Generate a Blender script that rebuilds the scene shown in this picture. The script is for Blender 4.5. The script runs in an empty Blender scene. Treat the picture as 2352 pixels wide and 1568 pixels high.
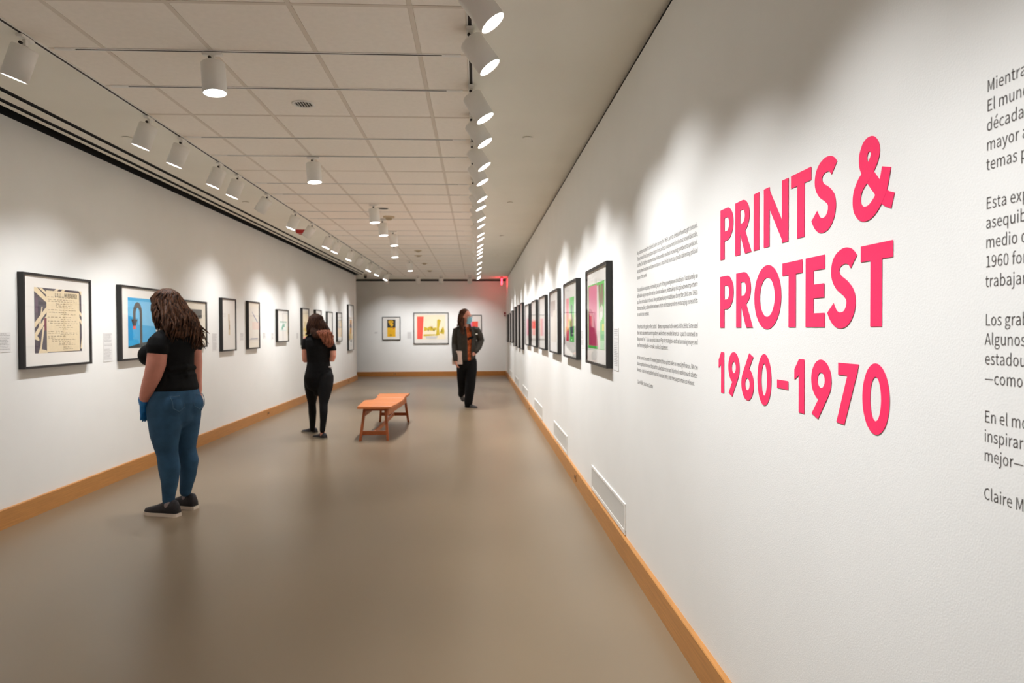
import bpy, bmesh, math, random
from mathutils import Vector, Matrix, Quaternion, noise
random.seed(7)
PI = math.pi
SC = bpy.context.scene
COL = SC.collection

# ------------------------------------------------------------------ camera
H = 1.457
cam_d = bpy.data.cameras.new('camera')
cam = bpy.data.objects.new('camera', cam_d); COL.objects.link(cam)
FPX = 1570.9
cam_d.sensor_width = 36.0
cam_d.lens = 36.0 * FPX / 2352.0
cam_d.clip_start = 0.05
YAW, PITCH, ROLL = 0.05167, 0.01738, -0.004
def cam_matrix():
    cy, sy = math.cos(YAW), math.sin(YAW)
    r = Vector((cy, -sy, 0)); f = Vector((sy, cy, 0)); u = Vector((0, 0, 1))
    cp, sp = math.cos(PITCH), math.sin(PITCH)
    f2 = f*cp - u*sp; u2 = f*sp + u*cp
    cr, sr = math.cos(ROLL), math.sin(ROLL)
    r3 = r*cr + u2*sr; u3 = u2*cr - r*sr
    m = Matrix((r3, u3, -f2)).transposed().to_4x4()
    m.translation = Vector((0, 0, H))
    return m
cam.matrix_world = cam_matrix()
cam_d.dof.use_dof = True
cam_d.dof.focus_distance = 2.35
cam_d.dof.aperture_fstop = 4.5
SC.camera = cam

# ------------------------------------------------------------------ world, exposure
w = bpy.data.worlds.new('world'); SC.world = w; w.use_nodes = True
w.node_tree.nodes['Background'].inputs[0].default_value = (0.9, 0.85, 0.78, 1)
w.node_tree.nodes['Background'].inputs[1].default_value = 0.02
SC.view_settings.view_transform = 'Standard'
SC.view_settings.look = 'None'
SC.view_settings.gamma = 1.0
SC.view_settings.use_curve_mapping = False
SC.view_settings.exposure = 0.64
SC.cycles.use_denoising = True
SC.cycles.max_bounces = 10
SC.cycles.diffuse_bounces = 6
SC.cycles.sample_clamp_indirect = 6
LAMP_COL = (1.0, 1.02, 1.06)
PW_LEFT, PW_RIGHT, PW_MID, PW_BACK = 43.0, 90.0, 84.0, 62.0

# ------------------------------------------------------------------ materials
def srgb(c):
    return tuple(((x/255)/12.92 if x/255 <= .04045 else ((x/255+.055)/1.055)**2.4) for x in c)
MATS = {}
def mat(name, col, rough=.6, var=.0, scale=8.0, bump=0.0, bscale=60.0, spec=.5, metal=0, emit=None, stretch=None):
    if name in MATS: return MATS[name]
    m = bpy.data.materials.new(name); m.use_nodes = True
    nt = m.node_tree; N = nt.nodes; L = nt.links
    b = N['Principled BSDF']
    c = srgb(col)
    b.inputs['Roughness'].default_value = rough
    b.inputs['Metallic'].default_value = metal
    b.inputs['Specular IOR Level'].default_value = spec
    tc = N.new('ShaderNodeTexCoord'); mp = N.new('ShaderNodeMapping')
    L.new(tc.outputs['Object'], mp.inputs['Vector'])
    if stretch: mp.inputs['Scale'].default_value = stretch
    nz = N.new('ShaderNodeTexNoise'); nz.inputs['Scale'].default_value = scale; nz.inputs['Detail'].default_value = 4
    L.new(mp.outputs[0], nz.inputs['Vector'])
    rp = N.new('ShaderNodeValToRGB')
    rp.color_ramp.elements[0].position = .3; rp.color_ramp.elements[1].position = .7
    rp.color_ramp.elements[0].color = tuple(x*(1-var) for x in c) + (1,)
    rp.color_ramp.elements[1].color = tuple(min(1, x*(1+var)) for x in c) + (1,)
    L.new(nz.outputs[0], rp.inputs[0]); L.new(rp.outputs[0], b.inputs['Base Color'])
    if bump:
        n2 = N.new('ShaderNodeTexNoise'); n2.inputs['Scale'].default_value = bscale; n2.inputs['Detail'].default_value = 3
        L.new(tc.outputs['Object'], n2.inputs['Vector'])
        bp = N.new('ShaderNodeBump'); bp.inputs['Strength'].default_value = bump; bp.inputs['Distance'].default_value = .004
        L.new(n2.outputs[0], bp.inputs['Height']); L.new(bp.outputs[0], b.inputs['Normal'])
    if emit:
        b.inputs['Emission Color'].default_value = tuple(emit[:3]) + (1,)
        b.inputs['Emission Strength'].default_value = emit[3]
    MATS[name] = m
    return m

def floor_mat():
    m = mat('polished_concrete', (167, 151, 128), .38, 0)
    nt = m.node_tree; N = nt.nodes; L = nt.links; b = N['Principled BSDF']
    tc = N.new('ShaderNodeTexCoord')
    def nz(s, d, sc=(1, 1, 1), rough=.6):
        mp = N.new('ShaderNodeMapping'); mp.inputs['Scale'].default_value = sc
        L.new(tc.outputs['Object'], mp.inputs[0])
        n = N.new('ShaderNodeTexNoise'); n.inputs['Scale'].default_value = s; n.inputs['Detail'].default_value = d
        n.inputs['Roughness'].default_value = rough
        L.new(mp.outputs[0], n.inputs['Vector']); return n
    a = nz(.55, 1, (1.0, .6, 1), .5); c2 = nz(1.5, 0, (1, .6, 1), .5)
    def ramp(n, p0, p1, v0, v1):
        r = N.new('ShaderNodeMapRange'); r.clamp = False; r.inputs[1].default_value = p0; r.inputs[2].default_value = p1
        r.inputs[3].default_value = v0; r.inputs[4].default_value = v1
        L.new(n.outputs[0], r.inputs[0]); return r
    m1 = N.new('ShaderNodeMath'); m1.operation = 'MULTIPLY'
    L.new(ramp(a, .2, .8, .78, 1.22).outputs[0], m1.inputs[0]); L.new(ramp(c2, .2, .8, .93, 1.07).outputs[0], m1.inputs[1])
    vm = N.new('ShaderNodeVectorMath'); vm.operation = 'SCALE'
    vm.inputs[0].default_value = srgb((124, 107, 85)); L.new(m1.outputs[0], vm.inputs['Scale'])
    L.new(vm.outputs[0], b.inputs['Base Color'])
    b.inputs['Roughness'].default_value = .32
    b.inputs['Specular IOR Level'].default_value = .55
    return m

def wood_mat(name, col, rough=.4, stretch=(1, 1, 1), var=.22):
    if name in MATS: return MATS[name]
    m = mat(name, col, rough, var, 14, .05, 90, .5, stretch=stretch)
    return m

def glass_mat():
    m = bpy.data.materials.new('picture_glazing'); m.use_nodes = True
    nt = m.node_tree; N = nt.nodes; L = nt.links
    for n in list(N): N.remove(n)
    o = N.new('ShaderNodeOutputMaterial'); mx = N.new('ShaderNodeMixShader')
    t = N.new('ShaderNodeBsdfTransparent'); g = N.new('ShaderNodeBsdfGlossy')
    g.inputs['Roughness'].default_value = .02
    ge = N.new('ShaderNodeNewGeometry'); dt = N.new('ShaderNodeVectorMath'); dt.operation = 'DOT_PRODUCT'
    L.new(ge.outputs['Normal'], dt.inputs[0]); L.new(ge.outputs['Incoming'], dt.inputs[1])
    def M(op, a, b=None):
        n = N.new('ShaderNodeMath'); n.operation = op
        for i, x in enumerate((a, b)):
            if x is None: continue
            if isinstance(x, (int, float)): n.inputs[i].default_value = x
            else: L.new(x, n.inputs[i])
        return n.outputs[0]
    # Schlick reflectance of a thin pane, the same from both faces
    fr = M('ADD', M('MULTIPLY', M('POWER', M('SUBTRACT', 1.0, M('ABSOLUTE', dt.outputs['Value'])), 5.0), .93), .05)
    L.new(fr, mx.inputs[0]); L.new(t.outputs[0], mx.inputs[1]); L.new(g.outputs[0], mx.inputs[2])
    L.new(mx.outputs[0], o.inputs[0])
    return m

M_WALL = mat('white_wall_paint', (236, 235, 230), .62, .012, 3, .12, 260, .3)
M_CEIL = mat('soffit_paint', (238, 235, 224), .8, .015, 2, .04, 200, .2)
M_TILE = mat('acoustic_tile', (247, 240, 230), .92, .02, 30, .10, 320, .1)
M_TEE = mat('ceiling_tee_enamel', (224, 214, 200), .6, .01)
M_FLOOR = floor_mat()
M_BASE = wood_mat('oak_baseboard', (184, 128, 68), .42, (3, .35, 9), .12)
M_BASEX = wood_mat('oak_baseboard_back', (172, 114, 56), .42, (.35, 3, 9), .12)
M_BLACKGAP = mat('dark_reveal', (14, 13, 12), .9, .1)
M_WHITEMETAL = mat('white_enamel', (238, 236, 230), .45, .01)
M_TRACKSLOT = mat('track_slot', (44, 38, 34), .7, .05)
M_FRAME = mat('black_frame_wood', (30, 28, 26), .42, .1, 20)
M_MAT = mat('mat_board', (234, 229, 220), .85, .01)
M_GLASS = glass_mat()
M_LENS = mat('lit_lens', (255, 255, 255), .5, emit=(1, .985, .95, 7.0))
M_DARKLENS = mat('unlit_lens', (150, 146, 138), .3, .02)
M_PINK = mat('pink_vinyl', (255, 44, 102), .42, .015, 40, .06, 150, .45)
M_TEXT = mat('grey_vinyl_text', (72, 66, 62), .6, .02)
M_LABEL = mat('label_card', (226, 224, 220), .8, .01)
M_LABTXT = mat('label_print', (150, 146, 142), .8, .02)
M_KNOB = mat('dark_knob', (38, 30, 26), .5, .05)
M_SKIN = mat('skin', (206, 138, 120), .55, .06, 18, .05, 120, .35)
M_SKIN2 = mat('skin_fair', (214, 152, 132), .55, .05, 18, .05, 120, .35)

# ------------------------------------------------------------------ helpers
def mesh_obj(name, bm, m, parent=None, smooth=False, loc=None):
    me = bpy.data.meshes.new(name)
    bm.normal_update(); bm.to_mesh(me); bm.free()
    ms = m if isinstance(m, (list, tuple)) else [m]
    for x in ms: me.materials.append(x)
    if smooth:
        for p in me.polygons: p.use_smooth = True
    o = bpy.data.objects.new(name, me); COL.objects.link(o)
    if parent: o.parent = parent
    if loc is not None: o.location = loc
    return o
def tag(o, label=None, cat=None, group=None, kind=None):
    if label: o['label'] = label
    if cat: o['category'] = cat
    if group: o['group'] = group
    if kind: o['kind'] = kind
    return o
def struct(name, bm, m, parent=None):
    o = mesh_obj(name, bm, m, parent)
    if parent is None: o['kind'] = 'structure'
    return o
def thing(name, loc, rz, label, cat, group=None):
    o = bpy.data.objects.new(name, None); COL.objects.link(o)
    o.empty_display_size = .05
    o.location = loc; o.rotation_euler = (0, 0, rz)
    return tag(o, label, cat, group)
def box(bm, x0, x1, y0, y1, z0, z1, bev=0, mi=0):
    vs = [bm.verts.new((x, y, z)) for z in (z0, z1) for y in (y0, y1) for x in (x0, x1)]
    fs = [bm.faces.new([vs[i] for i in q]) for q in ((0, 2, 3, 1), (4, 5, 7, 6), (0, 1, 5, 4), (2, 6, 7, 3), (0, 4, 6, 2), (1, 3, 7, 5))]
    for f in fs: f.material_index = mi
    if bev:
        es = set(e for f in fs for e in f.edges)
        bmesh.ops.bevel(bm, geom=list(es), offset=bev, segments=2, affect='EDGES', clamp_overlap=True)
    return bm
def nbox(*a, **k):
    return box(bmesh.new(), *a, **k)
def cyl(bm, c, r, h, n=24, r2=None, cap0=True, cap1=True, mi=0):
    r2 = r if r2 is None else r2
    a = [bm.verts.new((c[0]+r*math.cos(2*PI*i/n), c[1]+r*math.sin(2*PI*i/n), c[2])) for i in range(n)]
    b = [bm.verts.new((c[0]+r2*math.cos(2*PI*i/n), c[1]+r2*math.sin(2*PI*i/n), c[2]+h)) for i in range(n)]
    for i in range(n):
        f = bm.faces.new((a[i], a[(i+1) % n], b[(i+1) % n], b[i])); f.material_index = mi
    if cap0: bm.faces.new(a[::-1]).material_index = mi
    if cap1: bm.faces.new(b).material_index = mi
    return bm
def lathe(bm, prof, n=24, cx=0, cy=0, mi=0):
    rings = []
    for r, z in prof:
        if r < 1e-5: rings.append([bm.verts.new((cx, cy, z))])
        else: rings.append([bm.verts.new((cx+r*math.cos(2*PI*i/n), cy+r*math.sin(2*PI*i/n), z)) for i in range(n)])
    for a, b in zip(rings, rings[1:]):
        for i in range(n):
            j = (i+1) % n
            if len(a) == 1 and len(b) == 1: continue
            if len(a) == 1: f = bm.faces.new((a[0], b[i], b[j]))
            elif len(b) == 1: f = bm.faces.new((a[i], a[j], b[0]))
            else: f = bm.faces.new((a[i], a[j], b[j], b[i]))
            f.material_index = mi
    return bm
def prism(bm, pts, axis, d0, d1, mi=0):
    """extrude a 2D polygon; axis 'x','y','z' is the extrusion axis"""
    def P(p, d):
        if axis == 'z': return (p[0], p[1], d)
        if axis == 'y': return (p[0], d, p[1])
        return (d, p[0], p[1])
    a = [bm.verts.new(P(p, d0)) for p in pts]; b = [bm.verts.new(P(p, d1)) for p in pts]
    n = len(pts)
    fs = [bm.faces.new(a), bm.faces.new(b[::-1])]
    for i in range(n): fs.append(bm.faces.new((a[i], b[i], b[(i+1) % n], a[(i+1) % n])))
    for f in fs: f.material_index = mi
    bmesh.ops.recalc_face_normals(bm, faces=fs)
    return bm
ORD = ['first', 'second', 'third', 'fourth', 'fifth', 'sixth', 'seventh', 'eighth', 'ninth', 'tenth', 'eleventh', 'twelfth', 'thirteenth', 'fourteenth', 'fifteenth', 'sixteenth', 'seventeenth', 'eighteenth', 'nineteenth', 'twentieth', 'twenty-first', 'twenty-second', 'twenty-third', 'twenty-fourth']

# ------------------------------------------------------------------ room
XR, XL, ZC, YB, YE, Y0 = .9396, -3.508, 3.056, 21.734, 20.2, -2.6
XO = -6.4
struct('floor', nbox(XO, XR+.2, Y0-.2, YB+.2, -.1, 0), M_FLOOR)
struct('wall_right', nbox(XR, XR+.15, Y0, YB+.15, 0, ZC-.034), M_WALL)
struct('wall_left', nbox(XL-.22, XL, Y0, YE, 0, ZC+.012), M_WALL)
struct('wall_back', nbox(XO-.15, XR, YB, YB+.15, 0, ZC-.06), M_WALL)
struct('wall_front', nbox(XL, XR, Y0-.15, Y0, 0, ZC), M_WALL)
struct('wall_side', nbox(XO-.15, XO, 14, YB, 0, ZC), M_WALL)
struct('wall_passage', nbox(XO, XL-.22, 14, 14.15, 0, ZC), M_WALL)
# dark reveals between wall tops and ceiling
b = bmesh.new(); box(b, XR+.012, XR+.15, Y0, YB, ZC-.034, ZC+.02)
struct('trim_1', b, M_BLACKGAP)
b = bmesh.new(); box(b, XO, XR+.012, YB+.012, YB+.15, ZC-.06, ZC+.02)
struct('trim_2', b, M_BLACKGAP)
b = bmesh.new(); box(b, XL-.02, -3.346, Y0, YE-.03, ZC+.12, ZC+.14); box(b, XL-.03, XL-.01, Y0, YE-.03, ZC+.012, ZC+.14)
box(b, -3.346, -3.34, Y0, YE-.03, ZC+.013, ZC+.14)
struct('trim_3', b, M_BLACKGAP)

# ceiling: painted soffits, with the tile grid between the two long tracks
T = .5913
XG = -.3226                      # the longitudinal bar nearest the right wall
GX = [XG-3*T, XG-2*T, XG-T, XG]
TXL, TXR = -2.425, -.028         # long lighting tracks
TW = .024
EDL, EDR = TXL+.02, TXR-.02
KY0, KY1 = -10, 29
ybar = [3.431 + k*T for k in range(KY0, KY1+1)]
b = bmesh.new()
S1, S2 = -3.125, -3.272          # linear air slots in the left soffit
HS = .026
zt = ZC + .012
YS = YE-.9
def slab(x0, x1, y0, y1): box(b, x0, x1, y0, y1, ZC, zt)
slab(-3.346, S2-HS, Y0, YE-.03); slab(S2+HS, S1-HS, Y0, YS); slab(S1+HS, EDL, Y0, YB)
slab(S2-HS, S2+HS, YE-.2, YE-.03); slab(S2+HS, S1+HS, YS, YE-.03)
slab(XL, S1+HS, YE-.03, YB)
slab(XO, XL, 14.1, YB)
slab(XL-.01, -3.346, YE-.05, YE-.03)
slab(EDR, XR+.012, Y0, YB+.012)
slab(EDL, EDR, ybar[-1]+TW/2, YB+.012)
box(b, XO, XR+.15, Y0-.1, YB+.15, ZC+.16, ZC+.2)
ceil = struct('ceiling', b, M_CEIL)
tile_cache = {}
xs = [EDL] + GX + [EDR]
for i in range(len(xs)-1):
    for j in range(len(ybar)-1):
        x0, x1 = xs[i]+(TW/2 if i else .0), xs[i+1]-(TW/2 if i < len(xs)-2 else .0)
        y0, y1 = ybar[j]+TW/2, ybar[j+1]-TW/2
        if y1 < -1.5: continue
        key = i
        if key not in tile_cache:
            bm = bmesh.new()
            w_, l_ = x1-x0, y1-y0
            box(bm, 0, w_, 0, l_, .003, .014)
            box(bm, .0022, w_-.0022, .0022, l_-.0022, .0004, .003)
            me = bpy.data.meshes.new('tile'); bm.normal_update(); bm.to_mesh(me); bm.free(); me.materials.append(M_TILE)
            tile_cache[key] = me
        o = bpy.data.objects.new('ceiling_tile', tile_cache[key]); COL.objects.link(o)
        o.parent = ceil; o.location = (x0, y0, ZC)
for gx in GX:
    bm = nbox(gx-TW/2, gx+TW/2, ybar[0], ybar[-1], ZC-.001, ZC+.012)
    mesh_obj('tee_bar', bm, M_TEE, ceil)
for j, yb in enumerate(ybar):
    if yb < -1.5: continue
    if (j+KY0) % 3 == 0 or j == len(ybar)-1:
        mesh_obj('tee_bar', nbox(EDL, EDR, yb-TW/2, yb+TW/2, ZC-.0014, ZC+.012), M_TEE, ceil)
    else:
        mesh_obj('tee_bar', nbox(EDL, EDR, yb-TW/2, yb+TW/2, ZC+.001, ZC+.012), M_TEE, ceil)

# lighting tracks
def track(a, c, axis, label, end=.11):
    L = abs(c-a)
    t = thing('lighting_track', (0, 0, 0), 0, label, 'track', 'lighting tracks in the ceiling')
    hw, sl = .017, .0075
    def seg(bm, p0, p1, q0, q1, z0, z1):
        if axis == 'y': box(bm, pos+p0, pos+p1, q0, q1, z0, z1)
        else: box(bm, q0, q1, pos+p0, pos+p1, z0, z1)
    return t, seg, hw, sl
def make_track(pos, a, c, axis, label, end=.11):
    t = thing('lighting_track', ((pos, (a+c)/2, ZC) if axis == 'y' else ((a+c)/2, pos, ZC)), 0, label, 'track', 'lighting tracks in the ceiling')
    hw, sl = .016, .0075 if axis == 'x' else .009
    L = (c-a)/2
    def seg(bm, p0, p1, q0, q1, z0, z1):
        if axis == 'y': box(bm, p0, p1, q0, q1, z0, z1)
        else: box(bm, q0, q1, p0, p1, z0, z1)
    bm = bmesh.new()
    seg(bm, -hw, -sl, -L+end, L-end, -.0045, .0); seg(bm, sl, hw, -L+end, L-end, -.0045, .0)
    mesh_obj('rail', bm, M_WHITEMETAL, t)
    bm = bmesh.new(); seg(bm, -sl, sl, -L+end, L-end, -.0038, -.0012)
    mesh_obj('slot', bm, M_TRACKSLOT, t)
    for s in (-1, 1):
        bm = bmesh.new(); q = sorted((s*(L-end), s*L)); seg(bm, -hw, hw, q[0], q[1], -.006, 0)
        seg(bm, -hw*.5, hw*.5, q[0]+.02, q[1]-.02, -.0075, -.006)
        mesh_obj('end_cap', bm, M_WHITEMETAL, t)
    return t
make_track(TXL, -1.9, 20.05, 'y', 'long lighting track along the left edge of the tile grid')
make_track(TXR, -1.9, 21.2, 'y', 'long lighting track along the right edge of the tile grid')
ci = 0
for j, yb in enumerate(ybar):
    k = j+KY0
    if k % 3 == 0 or yb < 3 or yb > 20: continue
    if yb > 3: lab = 'crosswise lighting track in the ceiling tiles, %s one from the camera' % ORD[min(ci, 23)]; ci += 1
    else: lab = 'crosswise lighting track nearly overhead, %s metres in front of the camera' % ('under two' if yb < 1.9 else '%.1f' % yb)
    make_track(yb, TXL+.055, TXR-.055, 'x', lab)

# baseboards
BT, BH = .0235, .145
def baseprof(x, s):
    return [(x, 0), (x-s*BT, 0), (x-s*BT, BH-.004), (x-s*(BT-.004), BH), (x, BH)]
b = bmesh.new(); prism(b, baseprof(XR, 1), 'y', Y0, YB)
struct('baseboard_right', b, M_BASE)
b = bmesh.new()
bl = struct('baseboard_left', prism(bmesh.new(), baseprof(XL, -1), 'y', Y0, YE+BT), M_BASE)
struct('baseboard_end', nbox(XL-.22, XL, YE, YE+BT, 0, BH, bev=.003), M_BASEX)
b = bmesh.new(); prism(b, [(YB, 0), (YB-BT, 0), (YB-BT, BH-.004), (YB-BT+.004, BH), (YB, BH)], 'x', XO, XR-BT)
struct('baseboard_back', b, M_BASEX)

# ------------------------------------------------------------------ wall-mounted local frames
# wall roots: local +X runs left-to-right as you face the wall, -Y comes out of the wall
RZ = {'L': PI/2, 'R': -PI/2, 'B': 0.0}
def wall_loc(side, s, z, d=0):
    """s = world y (side walls) or world x (back wall)"""
    if side == 'L': return (XL+d, s, z)
    if side == 'R': return (XR-d, s, z)
    return (s, YB-d, z)

# ---- title lettering
def strip(bm, pts, w, d1=-.0012, closed=False):
    pts = [Vector(p) for p in pts]; n = len(pts); L_, R_ = [], []
    for i in range(n):
        if closed: t = pts[(i+1) % n]-pts[i-1]
        else: t = pts[min(i+1, n-1)]-pts[max(i-1, 0)]
        t.normalize(); nn = Vector((-t.y, t.x))
        wi = w[i] if isinstance(w, (list, tuple)) else w
        L_.append(pts[i]+nn*wi/2); R_.append(pts[i]-nn*wi/2)
    return band(bm, L_, R_, d1, closed)
def band(bm, A, B, d1, closed):
    n = len(A)
    va = [bm.verts.new((p[0], d1, p[1])) for p in A]; vb = [bm.verts.new((p[0], d1, p[1])) for p in B]
    va0 = [bm.verts.new((p[0], 0, p[1])) for p in A]; vb0 = [bm.verts.new((p[0], 0, p[1])) for p in B]
    fs = []
    for i in range(n if closed else n-1):
        j = (i+1) % n
        fs.append(bm.faces.new((va[i], vb[i], vb[j], va[j])))
        fs.append(bm.faces.new((va[i], va[j], va0[j], va0[i])))
        fs.append(bm.faces.new((vb[j], vb[i], vb0[i], vb0[j])))
    if not closed:
        fs.append(bm.faces.new((va[0], va0[0], vb0[0], vb[0]))); fs.append(bm.faces.new((va[-1], vb[-1], vb0[-1], va0[-1])))
    return bm
def smooth_path(P, n=8):
    out = []
    m = len(P)
    for i in range(m-1):
        p0 = Vector(P[max(i-1, 0)]); p1 = Vector(P[i]); p2 = Vector(P[i+1]); p3 = Vector(P[min(i+2, m-1)])
        for k in range(n):
            t = k/n
            out.append(.5*((2*p1)+(-p0+p2)*t+(2*p0-5*p1+4*p2-p3)*t*t+(-p0+3*p1-3*p2+p3)*t**3))
    out.append(Vector(P[-1])); return out
def ell(cx, cz, rx, rz, a0=0, a1=2*PI, n=40):
    return [Vector((cx+rx*math.cos(a0+(a1-a0)*i/n), cz+rz*math.sin(a0+(a1-a0)*i/n))) for i in range(n+1)]
def glyph(ch):
    """shapes in units of the letter height; returns list of ('poly',pts)|('band',A,B,closed)"""
    P = lambda *p: ('poly', p)
    R = lambda x0, z0, x1, z1: ('poly', ((x0, z0), (x1, z0), (x1, z1), (x0, z1)))
    ring = lambda cx, cz, rx, rz, ix, iz: ('band', ell(cx, cz, rx, rz)[:-1], ell(cx, cz, ix, iz)[:-1], True)
    def bowl(x, cz, rx, rz, ix, iz, s):
        A = [Vector((s, cz+rz))]+ell(x, cz, rx, rz, PI/2, -PI/2, 22)+[Vector((s, cz-rz))]
        B = [Vector((s, cz+iz))]+ell(x, cz, ix, iz, PI/2, -PI/2, 22)+[Vector((s, cz-iz))]
        return ('band', A, B, False)
    if ch == 'I': return .23, [R(0, 0, .23, 1)]
    if ch == 'P': return .70, [R(0, 0, .235, 1), bowl(.36, .68, .34, .32, .12, .135, .23)]
    if ch == 'R': return .76, [R(0, 0, .235, 1), bowl(.34, .70, .33, .30, .12, .125, .23), P((.23, .40), (.47, 0), (.76, 0), (.46, .44), (.36, .47))]
    if ch == 'N': return .91, [R(0, 0, .225, 1), R(.685, 0, .91, 1), P((0, 1), (.18, 1), (.91, .09), (.91, 0), (.73, 0), (0, .91))]
    if ch == 'T': return .64, [R(.205, 0, .435, .82), R(0, .805, .64, 1)]
    if ch == 'E': return .56, [R(0, 0, .235, 1), R(.2, .805, .56, 1), R(.2, .41, .545, .605), R(.2, 0, .56, .195)]
    if ch == 'O': return 1.06, [ring(.53, .5, .53, .53, .295, .325)]
    if ch == 'S':
        p = smooth_path([(.61, .83), (.52, .905), (.37, .925), (.21, .86), (.165, .72), (.25, .595), (.42, .50), (.535, .39), (.535, .24), (.43, .115), (.27, .085), (.14, .14), (.045, .255)], 7)
        return .70, [('strip', p, .215)]
    if ch == '&':
        p = smooth_path([(.86, .13), (.70, .20), (.52, .38), (.33, .58), (.245, .70), (.24, .82), (.31, .915), (.43, .915), (.50, .82), (.47, .71), (.34, .575), (.18, .46), (.10, .33), (.11, .18), (.22, .08), (.38, .075), (.54, .17), (.66, .33), (.73, .56)], 7)
        return .86, [('strip', p, .19)]
    if ch == '0': return .72, [ring(.36, .5, .36, .54, .145, .335)]
    if ch == '9': return .71, [ring(.355, .665, .355, .36, .13, .135), P((.02, .045), (.25, -.03), (.60, .40), (.69, .56), (.55, .5), (.33, .40))]
    if ch == '6': return .71, [ring(.355, .335, .355, .36, .13, .135), P((.69, .955), (.46, 1.03), (.11, .60), (.02, .44), (.16, .5), (.38, .60))]
    if ch == '1': return .39, [R(.175, 0, .39, 1), P((.18, 1.0), (.0, .80), (.0, .60), (.18, .70))]
    if ch == '7': return .67, [P((.05, .80), (.05, 1), (.67, 1), (.62, .86), (.58, .80)), P((.34, .81), (.0, 0), (.25, -.01), (.64, .9), (.5, .82))]
    if ch == '-': return .5, [R(0, 0, .5, 1)]
def letter(parent, ch, x, z, w, h):
    gw, shp = glyph(ch); sx, sz = w/gw, h
    bm = bmesh.new()
    for qi, q in enumerate(shp):
        th = -.0006-.00012*qi
        if q[0] == 'poly':
            f = bm.faces.new([bm.verts.new((p[0]*sx, th, p[1]*sz)) for p in q[1]])
            r = bmesh.ops.extrude_face_region(bm, geom=[f])
            bmesh.ops.translate(bm, verts=[v for v in r['geom'] if isinstance(v, bmesh.types.BMVert)], vec=(0, -th*.5, 0))
        elif q[0] == 'band':
            band(bm, [(p[0]*sx, p[1]*sz) for p in q[1]], [(p[0]*sx, p[1]*sz) for p in q[2]], th, q[3])
        else:
            pp = [(p[0]*sx, p[1]*sz) for p in q[1]]
            # lay the stroke as overlapping short runs, each a hair prouder, so crossings stay clean
            k = len(pp)//3
            if ch != '&': strip(bm, pp, q[2]*h*.98, th)
            else:
                for j, (a, c) in enumerate(((0, k+4), (k, 2*k+4), (2*k, len(pp)))):
                    strip(bm, pp[max(0, a-3):c], q[2]*h*.98, th-.00012*j)
    bmesh.ops.recalc_face_normals(bm, faces=bm.faces)
    for f in bm.faces:
        if abs(f.normal.y) > .9 and f.calc_center_median().y < -.0005 and f.normal.y > 0: f.normal_flip()
    o = mesh_obj('letter', bm, M_PINK, parent, loc=(x, 0, z))
    return o
TY = 2.60                        # left (far) end of the title
title = thing('title_lettering', wall_loc('R', TY, 1.2, .001), RZ['R'], 'large hot pink capital lettering of the exhibition title and years on the right wall', 'wall lettering')
for row, z, h in (([('P', 2.592, .132), ('R', 2.440, .146), ('I', 2.276, .046), ('N', 2.194, .177), ('T', 2.001, .124), ('S', 1.868, .131), ('&', 1.665, .165)], 1.720, .190),
                  ([('P', 2.594, .138), ('R', 2.431, .150), ('O', 2.269, .204), ('T', 2.056, .129), ('E', 1.908, .108), ('S', 1.780, .139), ('T', 1.628, .130)], 1.461, .195),
                  ([('1', 2.609, .058), ('9', 2.507, .109), ('6', 2.381, .108), ('0', 2.242, .108), ('1', 1.975, .061), ('9', 1.873, .109), ('7', 1.738, .104), ('0', 1.618, .110)], 1.212, .156)):
    for ch, y, wd in row: letter(title, ch, TY-y, z-1.2, wd, h)
letter(title, '-', TY-2.092, 1.272-1.2, .077, .026)

# ---- text
FONT = None
try:
    FONT = bpy.data.fonts.load(bpy.utils.system_resource('DATAFILES')+'/fonts/Noto Sans CJK Regular.woff2')
except Exception:
    FONT = None
_cap = {}
def text_raw(t, res=2):
    cu = bpy.data.curves.new('t', 'FONT'); cu.body = t; cu.size = 1; cu.resolution_u = res
    if FONT: cu.font = FONT
    ob = bpy.data.objects.new('t', cu); COL.objects.link(ob)
    dg = bpy.context.evaluated_depsgraph_get()
    me = bpy.data.meshes.new_from_object(ob.evaluated_get(dg))
    bpy.data.objects.remove(ob); bpy.data.curves.remove(cu)
    return me
def text_mesh(name, lines, widths, cap, parent, m, loc, lead, depth=.0004, aspect=1.0):
    """each line is its own object, set to its own measured width; cap = height of the capitals"""
    if not _cap:
        me = text_raw('E'); _cap['h'] = max(v.co.y for v in me.vertices); bpy.data.meshes.remove(me)
    k = cap/_cap['h']
    for i, (t, wd) in enumerate(zip(lines, widths)):
        me = text_raw(t); me.name = name
        mx = max(v.co.x for v in me.vertices); sx = wd/mx if wd else k*aspect
        for v in me.vertices: v.co = (v.co.x*sx, -depth, v.co.y*k)
        bm = bmesh.new(); bm.from_mesh(me); bpy.data.meshes.remove(me); bm.normal_update()
        fc = [f for f in bm.faces if f.normal.y > 0]
        if fc: bmesh.ops.reverse_faces(bm, faces=fc)
        o = mesh_obj(name, bm, m, parent, loc=(loc[0], loc[1], loc[2]-i*lead))
LEAD = .03575
eng = thing('wall_text', wall_loc('R', 3.96, 1.13), RZ['R'], 'grey English introductory text in narrow column left of the pink title', 'wall text')
W = 1.094
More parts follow.
